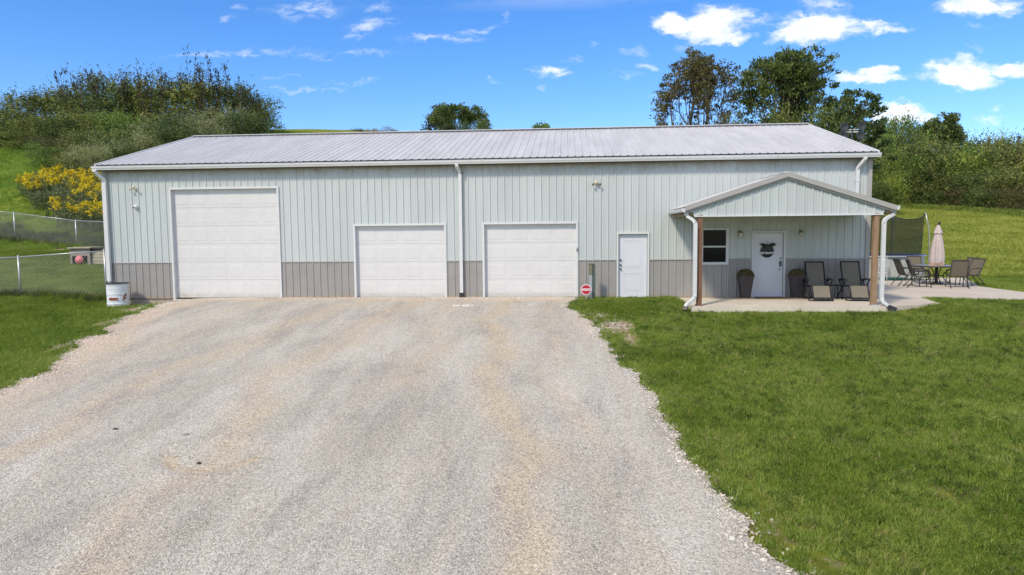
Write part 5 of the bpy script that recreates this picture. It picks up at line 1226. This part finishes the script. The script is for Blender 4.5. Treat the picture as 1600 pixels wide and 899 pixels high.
# --- shrub kinds for the two thickets; each kind a few meshes, 1 unit = metres at 5 x 5
def kind(mt, seeds, n=9000, leaf=.20, w=5, hh=5, **kw):
    return [(crown_mesh('foliage', s, w, hh, n, leaf, mt, **kw), stems_mesh('stems', s, w, hh)) for s in seeds]
K = {'dark': kind('leaf_dark', (1,2), 9500, .20, spiky=.5), 'olive': kind('leaf_olive', (3,4,5), 9500, .20, spiky=.7), 'silver': kind('leaf_silver', (6,7), 9500, .20, spiky=.9, wid=.35),
     'green': kind('leaf_green', (8,9), 9500, .19, spiky=.5), 'yg': kind('leaf_yellowgreen', (10,11), 9500, .19, spiky=.6), 'brown': kind('leaf_brown', (12,), 7000, .18, spiky=.7),
     'reed': kind('leaf_silver', (14,), 8000, .30, spiky=2.2, wid=.18)}
cnt = {}
ORD = ['first','second','third','fourth','fifth','sixth','seventh','eighth','ninth','tenth','eleventh','twelfth']
def ordinals(lst, key):
    """for each entry its rank from the left among entries with the same key"""
    out = []
    for e in lst:
        same = sorted([q[0] for q in lst if key(q) == key(e)]); k_ = same.index(e[0]); out.append('only' if len(same) == 1 else ORD[k_])
    return out
def shrub(px, Y, top, wpx, kd, label, name='shrub', cat='shrub', group=None, dy=0):
    x, y, mpp, t = spot(px, Y); zb = h(x, y)-.15; hh = ztop(top, px, Y)-zb; w = wpx*mpp
    c = cnt.get(kd, 0); cnt[kd] = c+1; fo, stm = K[kd][c % len(K[kd])]
    o = empty(name, (x, y, zb), random.uniform(0, 6.28), label, cat, group); s = w/4.3; o.scale = (s, s, hh/4.7)
    obj('foliage', fo, o); obj('stems', stm, o); return o
GL = 'shrubs of the thicket on the left hill'
LB = {'dark': 'dense dark green shrub in the thicket on the left hill', 'olive': 'olive green shrub with upright sprays in the thicket on the left hill', 'silver': 'pale silvery green shrub in the thicket on the left hill',
      'green': 'fresh green shrub in the thicket on the left hill', 'brown': 'brownish thin-leaved shrub in the thicket on the left hill', 'yg': 'yellow-green shrub in the thicket on the left hill'}
LT = [(-25,50,185,110,'dark'),(22,47,168,95,'dark'),(80,46,138,120,'olive'),(45,50,158,80,'brown'),(135,46,122,110,'olive'),(185,45,126,110,'dark'),(235,46,122,110,'olive'),(290,45,124,110,'olive'),(345,46,128,110,'olive'),(385,47,140,90,'dark'),(408,46,162,60,'olive'),
                            (10,42,185,90,'dark'),(60,41,180,90,'olive'),(110,40,178,95,'dark'),(160,40,180,95,'olive'),(210,39,172,95,'green'),(255,38,176,100,'silver'),(300,38,176,95,'dark'),(345,38,172,90,'silver'),(395,38,178,75,'dark'),
                            (95,34,216,75,'brown'),(140,33,205,80,'olive'),(185,33,210,85,'dark'),(230,33,205,90,'silver'),(285,34,195,90,'dark'),(330,35,188,70,'silver')]
CN = {'dark': 'dark green shrub', 'olive': 'olive shrub', 'silver': 'pale silvery shrub', 'green': 'fresh green shrub', 'brown': 'thin brownish shrub', 'yg': 'yellow-green shrub'}
def rowof(q): return 'back row' if q[1] >= 44 else ('middle row' if q[1] >= 37 else 'front row')
LT = [(a, b, c, d, e) for (a, b, c, d, e) in LT]
for q, od in zip(LT, ordinals(LT, lambda e: (rowof(e), e[4]))):
    px, Y, top, w, kd = q
    shrub(px, Y, top, w, kd, (od+' ' if od == 'only' else od+' ')+CN[kd]+(' in the ' if od == 'only' else ' from the left in the ')+rowof(q)+' of the left hill thicket', group=GL)
shrub(78, 31, 228, 50, 'green', 'fresh green shrub lowest on the grass slope, at the left end of the thicket foot', group=GL)
shrub(112, 29, 238, 62, 'olive', 'olive shrub at the foot of the thicket just above the yellow flowers', group=GL)
shrub(150, 28, 226, 72, 'reed', 'clump of tall pale reed-like leaves between the thicket and the yellow flowers', 'reed_clump', 'tall grass', None)
shrub(185, 30, 215, 60, 'dark', 'dark shrub beside the left roof edge above the yellow flowers', group=GL)
# wiry saplings standing out of the thicket against the sky
def sapling(seed, hh, w):
    r = random.Random(seed); mb = MB(); P = []; 
    for i in range(9):
        a = r.uniform(0, 6.28); x, y = math.cos(a)*w*.12, math.sin(a)*w*.12; tx, ty = math.cos(a)*w*r.uniform(.1,.5), math.sin(a)*w*r.uniform(.1,.5); zt = hh*r.uniform(.78, 1)
        pts = [Vector((x,y,-.3)), Vector((x+tx*.25,y+ty*.25,zt*.4)), Vector((x+tx*.6,y+ty*.6,zt*.75)), Vector((tx,ty,zt))]
        limb(mb, pts, .05, .012, 4)
        for j in range(13):
            t = r.uniform(.5, 1); q = pts[1]+(pts[3]-pts[1])*((t-.3)/.7) if t < 1 else pts[3]; d = Vector((r.uniform(-1,1), r.uniform(-1,1), r.uniform(.1,1))).normalized()*r.uniform(.3,.8)
            mb.tube([q, q+d*.5, q+d], [.012,.008,.006], 3, False)
            for k in range(r.choice((2,4,6))): P.append(q+d*r.uniform(.45,1.05)+Vector((r.gauss(0,.07), r.gauss(0,.07), r.gauss(0,.07))))
    me = bpy.data.meshes.new('stems'); me.from_pydata(mb.v, [], mb.f); me.materials.append(MATS['twig'])
    rr = np.random.default_rng(seed); P = np.array([tuple(p) for p in P]); V_, F_ = leafcloud(P, rr.normal(size=P.shape), rr.uniform(.16,.30,len(P)), rr, .5); return arr_mesh('foliage', V_, F_, 'leaf_twiggy'), me
SP = [sapling(s, 6, 5) for s in (1,2,3)]
for i, (px, Y, top, w) in enumerate([(72,46,138,50),(125,43,102,60),(165,43,104,50),(210,44,104,54),(248,43,98,60),(285,44,106,50),(328,43,84,66),(360,44,98,50),(392,43,130,48)]):
    x, y, mpp, t = spot(px, Y); zb = h(x, y); hh = ztop(top, px, Y)-zb; s = w*mpp/4.6
    o = empty('sapling', (x, y, zb), i*1.3, ORD[i]+' thin dark sapling from the left standing above the left thicket', 'sapling', 'saplings above the left thicket'); o.scale = (s, s, hh/6)
    obj('foliage', SP[i%3][0], o); obj('stems', SP[i%3][1], o)
# goldenrod: clumps with yellow plumes
def goldenrod(seed):
    r = np.random.default_rng(seed); P = []; Q = []; A = []
    for i in range(34):
        a = r.uniform(0, 6.28); q = math.sqrt(r.random())*.9; x, y = q*math.cos(a), q*math.sin(a); zt = r.uniform(1.0, 1.7); lx_, ly_ = x*.3, y*.3
        for j in range(34): t = r.uniform(.05,.9); P.append((x+lx_*t+r.normal(0,.07), y+ly_*t+r.normal(0,.07), zt*t))
        if r.random() < .42:
            for j in range(46): t = r.uniform(.78,1.05); w_ = .22*(1.12-t)+.05; P_ = (x+lx_*t+r.normal(0,w_), y+ly_*t+r.normal(0,w_), zt*t); Q.append(P_)
    P = np.array(P); Q = np.array(Q)
    v1, f1 = leafcloud(P, r.normal(size=P.shape), r.uniform(.12,.24,len(P)), r, .3); v2, f2 = leafcloud(Q, r.normal(size=Q.shape)+np.array([0,0,.8]), r.uniform(.07,.15,len(Q)), r, .6)
    return arr_mesh('leaves', v1, f1, 'leaf_gold_stem'), arr_mesh('blooms', v2, f2, 'bloom_yellow')
GD = [goldenrod(s) for s in (1,2,3)]
r = random.Random(11); k = 0
for (px, py) in [(58,296),(72,288),(60,305),(82,283),(80,300),(98,285),(96,303),(112,290),(118,308),(104,320),(86,316),(128,283),(132,300),(140,318),(128,330),(146,290),(152,305),(158,322),(162,295),(166,312),(150,338),(166,335),(112,335),(172,288),(172,325),(70,318),(120,345),(140,348),(160,350),(98,332)]:
    # walk the sight line down onto the hill
    d = ray(px, py+10); t = 20.
    while t < 120 and 2.1733+d.z*t > h(15.448+d.x*t, -22.5422+d.y*t): t += .2
    x, y = 15.448+d.x*t, -22.5422+d.y*t
    o = empty('goldenrod', (x, y, h(x, y)-.1), r.uniform(0,6.28), 'clump of yellow flowering goldenrod on the slope beside the left wall', 'wildflowers', 'goldenrod clumps left of the building'); s = r.uniform(.85,1.15); o.scale = (s, s, s)
    g = GD[k%3]; k += 1; obj('leaves', g[0], o, kind='stuff'); 
    if not (px, py) in ((72,288),(96,303),(86,316),(70,318),(104,320),(132,300),(128,330),(158,322),(140,348),(112,335)): obj('blooms', g[1], o, kind='stuff')
for (px, py, w, kd, l_) in [(130,372,50,'brown','fourth'),(150,366,40,'dark','fifth'),(100,366,44,'olive','third'),(165,372,40,'green','sixth'),(8,362,50,'olive','first'),(78,362,30,'brown','second')]:
    d = ray(px, py); t = 20.
    while t < 120 and 2.1733+d.z*t > h(15.448+d.x*t, -22.5422+d.y*t): t += .2
    x, y = 15.448+d.x*t, -22.5422+d.y*t; fo, stm = K[kd][0]; o = empty('weed_clump', (x, y+.6, h(x, y)-.25), px, l_+' low weed clump from the left on the bank behind the far fence', 'weeds', 'weed clumps behind the far fence'); s = w*t/1090/4.5; o.scale = (s, s, s*.45); obj('foliage', fo, o); obj('stems', stm, o)
# golden shrubs and small trees peeping over the roof
for (px, top, w, l_) in [(566,201,26,'browner, leftmost'),(588,200,30,'second'),(608,199,30,'third'),(622,203,20,'small fourth')]:
    x, y, mpp, t = spot(px, 70); zb = h(x, y)-.3; hh = ztop(top, px, 70)-zb
    fo = crown_mesh('foliage', px, 4.5, 4.7, 2600, .28, 'leaf_golden' if px > 580 else 'leaf_brown'); o = empty('golden_shrub', (x, y, zb), 0, l_+' golden shrub of the low row showing over the roof ridge', 'shrub', 'golden shrubs over the roof ridge'); s = w*mpp/3.8; o.scale = (s, s, hh/4.7); obj('foliage', fo, o)
def bigtree(px, Y, top, wpx, mt, nleaf, leaf, label, seed, name='tree', s_cl=.8, **kw):
    x, y, mpp, t = spot(px, Y); zb = h(x, y); hh = ztop(top, px, Y)-zb
    tm, cm_ = tree_parts(name, seed, hh, mt, nleaf, leaf, s_cl, wpx*mpp, **kw)
    return put(name, x, y, [('trunk', tm), ('crown', cm_)], label, 'tree')
bigtree(716, 78, 158, 96, 'leaf_dark', 9000, .32, 'dark green round-headed tree over the middle of the roof ridge', 5, s_cl=.85, flat=.7, spread=.7, levels=4, clear=.15, up=.75)
bigtree(683, 80, 173, 54, 'leaf_twiggy', 1500, .30, 'sparse thin tree left of the dark round tree over the roof ridge', 6, s_cl=.9, spread=.7, levels=4, clear=.15)
bigtree(853, 78, 188, 40, 'leaf_green', 3500, .32, 'small rounded green tree alone over the roof ridge', 8, s_cl=.8, spread=.6, levels=3, clear=.15)
for (px, top, w, l_) in [(697,186,34,'left'),(722,184,40,'middle'),(750,188,34,'right')]:
    shrub(px, 76, top, w, 'dark', l_+' dark shrub of three filling in under the tree over the roof ridge', group='shrubs under the tree over the roof ridge')
# the big trees behind the right end of the roof
bigtree(1088, 44, 60, 160, 'leaf_brown', 13000, .24, 'tall open-crowned tree with brownish leaves and visible limbs behind the roof', 21, s_cl=.52, flat=.55, spread=.75, levels=5, trunk=.26, clear=.16, up=.62, fork=3)
bigtree(1208, 46, 66, 165, 'leaf_tree', 24000, .27, 'tall full green tree behind the roof, right of the open-crowned one', 37, s_cl=.68, flat=.6, spread=.72, levels=5, trunk=.24, clear=.12, up=.7, fork=3)
bigtree(1306, 42, 138, 130, 'leaf_dark', 12000, .26, 'lower dark wind-swept tree behind the right end of the roof', 27, s_cl=.6, flat=.6, spread=.75, levels=4, trunk=.18, clear=.15, up=.5, lean=.25)
bigtree(1255, 46, 150, 120, 'leaf_dark', 12000, .26, 'dark green tree filling the gap right of the tall green tree', 29, s_cl=.9, spread=.7, levels=4, trunk=.18, clear=.15, up=.6)
GB_ = 'shrubs rising over the right part of the roof'
for (px, Y, top, w, kd, l_) in [(1130,40,186,70,'brown',''),(1075,41,196,50,'olive','left '),(1190,40,172,90,'dark','left '),(1235,40,168,80,'olive','right '),(1280,40,172,90,'dark','right '),(1150,42,180,60,'green','')]:
    shrub(px, Y, top, w, kd, l_+{'brown': 'brownish shrub rising over the roof below the open-crowned tree', 'olive': 'olive shrub rising over the right part of the roof', 'dark': 'dark shrub rising over the right part of the roof', 'green': 'green shrub rising over the roof between the two tall trees'}[kd], group=GB_)
# right-hand wood beyond the lawn
GRR = 'bushes and trees of the wood beyond the right lawn'
LR = {'dark': 'dark green bushy tree at the back of the wood beyond the right lawn', 'olive': 'olive green bush in the wood beyond the right lawn', 'yg': 'yellow-green bush in the wood beyond the right lawn', 'green': 'mid green bush in the wood beyond the right lawn', 'brown': 'brownish bush low in the wood beyond the right lawn', 'silver': 'pale grey-green bush in the wood beyond the right lawn'}
RT_ = [(1340,66,188,80,'dark'),(1385,74,188,80,'dark'),(1425,80,196,90,'green'),(1520,84,206,90,'dark'),(1560,82,206,80,'olive'),(1600,80,212,90,'green'),(1650,78,210,100,'dark'),(1700,74,215,100,'olive'),
                            (1365,66,205,70,'green'),(1400,70,214,80,'dark'),(1445,70,215,90,'olive'),(1500,72,222,90,'dark'),(1550,70,222,90,'green'),(1605,66,222,100,'olive'),(1660,62,225,100,'green'),
                            (1372,60,222,62,'yg'),(1405,62,236,75,'green'),(1450,62,226,95,'olive'),(1495,62,240,80,'green'),(1535,58,222,90,'yg'),(1580,56,220,100,'olive'),(1630,54,222,100,'yg'),
                            (1350,58,240,60,'olive'),(1382,57,258,60,'yg'),(1415,60,262,70,'olive'),(1460,60,258,80,'dark'),(1500,57,262,80,'olive'),(1545,54,262,80,'dark'),(1590,50,258,90,'olive'),(1640,48,262,90,'dark'),
                            (1390,61,292,60,'dark'),(1430,61,290,60,'brown'),(1470,58,292,66,'dark'),(1512,55,294,66,'brown'),(1552,51,292,70,'dark'),(1592,47,294,70,'brown'),(1630,45,292,70,'dark'),(1362,56,285,60,'dark')]
def rowr(q): return 'top tier' if q[2] < 213 else ('second tier' if q[2] < 226 and q[1] > 64 else ('third tier' if q[2] < 245 else ('fourth tier' if q[2] < 270 else 'lowest tier')))
for q, od in zip(RT_, ordinals(RT_, lambda e: (rowr(e), e[4]))):
    px, Y, top, w, kd = q
    shrub(px, Y, top, w, kd, od+' '+CN[kd].replace('shrub', 'bush')+(' in the ' if od == 'only' else ' from the left in the ')+rowr(q)+' of the far wood', 'bush', 'bush', GRR)
bigtree(1470, 82, 176, 80, 'leaf_dark', 12000, .34, 'round-headed dark tree standing highest above the right-hand wood', 41, s_cl=.8, flat=.7, spread=.75, levels=4, trunk=.2, clear=.25, up=.6)
for i, (px, Y, top, w) in enumerate([(1560,60,214,60),(1590,56,205,50),(1535,62,212,40)]):
    x, y, mpp, t = spot(px, Y); zb = h(x, y); hh = ztop(top, px, Y)-zb; s = w*mpp/4.6
    o = empty('sapling', (x, y, zb), i*1.7, ORD[i]+' of three thin saplings standing out of the right-hand wood', 'sapling', 'saplings in the right-hand wood'); o.scale = (s, s, hh/6)
    obj('foliage', SP[i%3][0], o); obj('stems', SP[i%3][1], o)
for (px, Y, top, w, kd, l_) in [(8,40,200,60,'dark','leftmost'),(45,39,205,60,'olive','second'),(75,36,218,50,'dark','third'),(100,32,236,40,'olive','fourth')]:
    shrub(px, Y, top, w, kd, l_+' low shrub along the grass edge under the left thicket', group=GL)
# thin air between here and the far trees
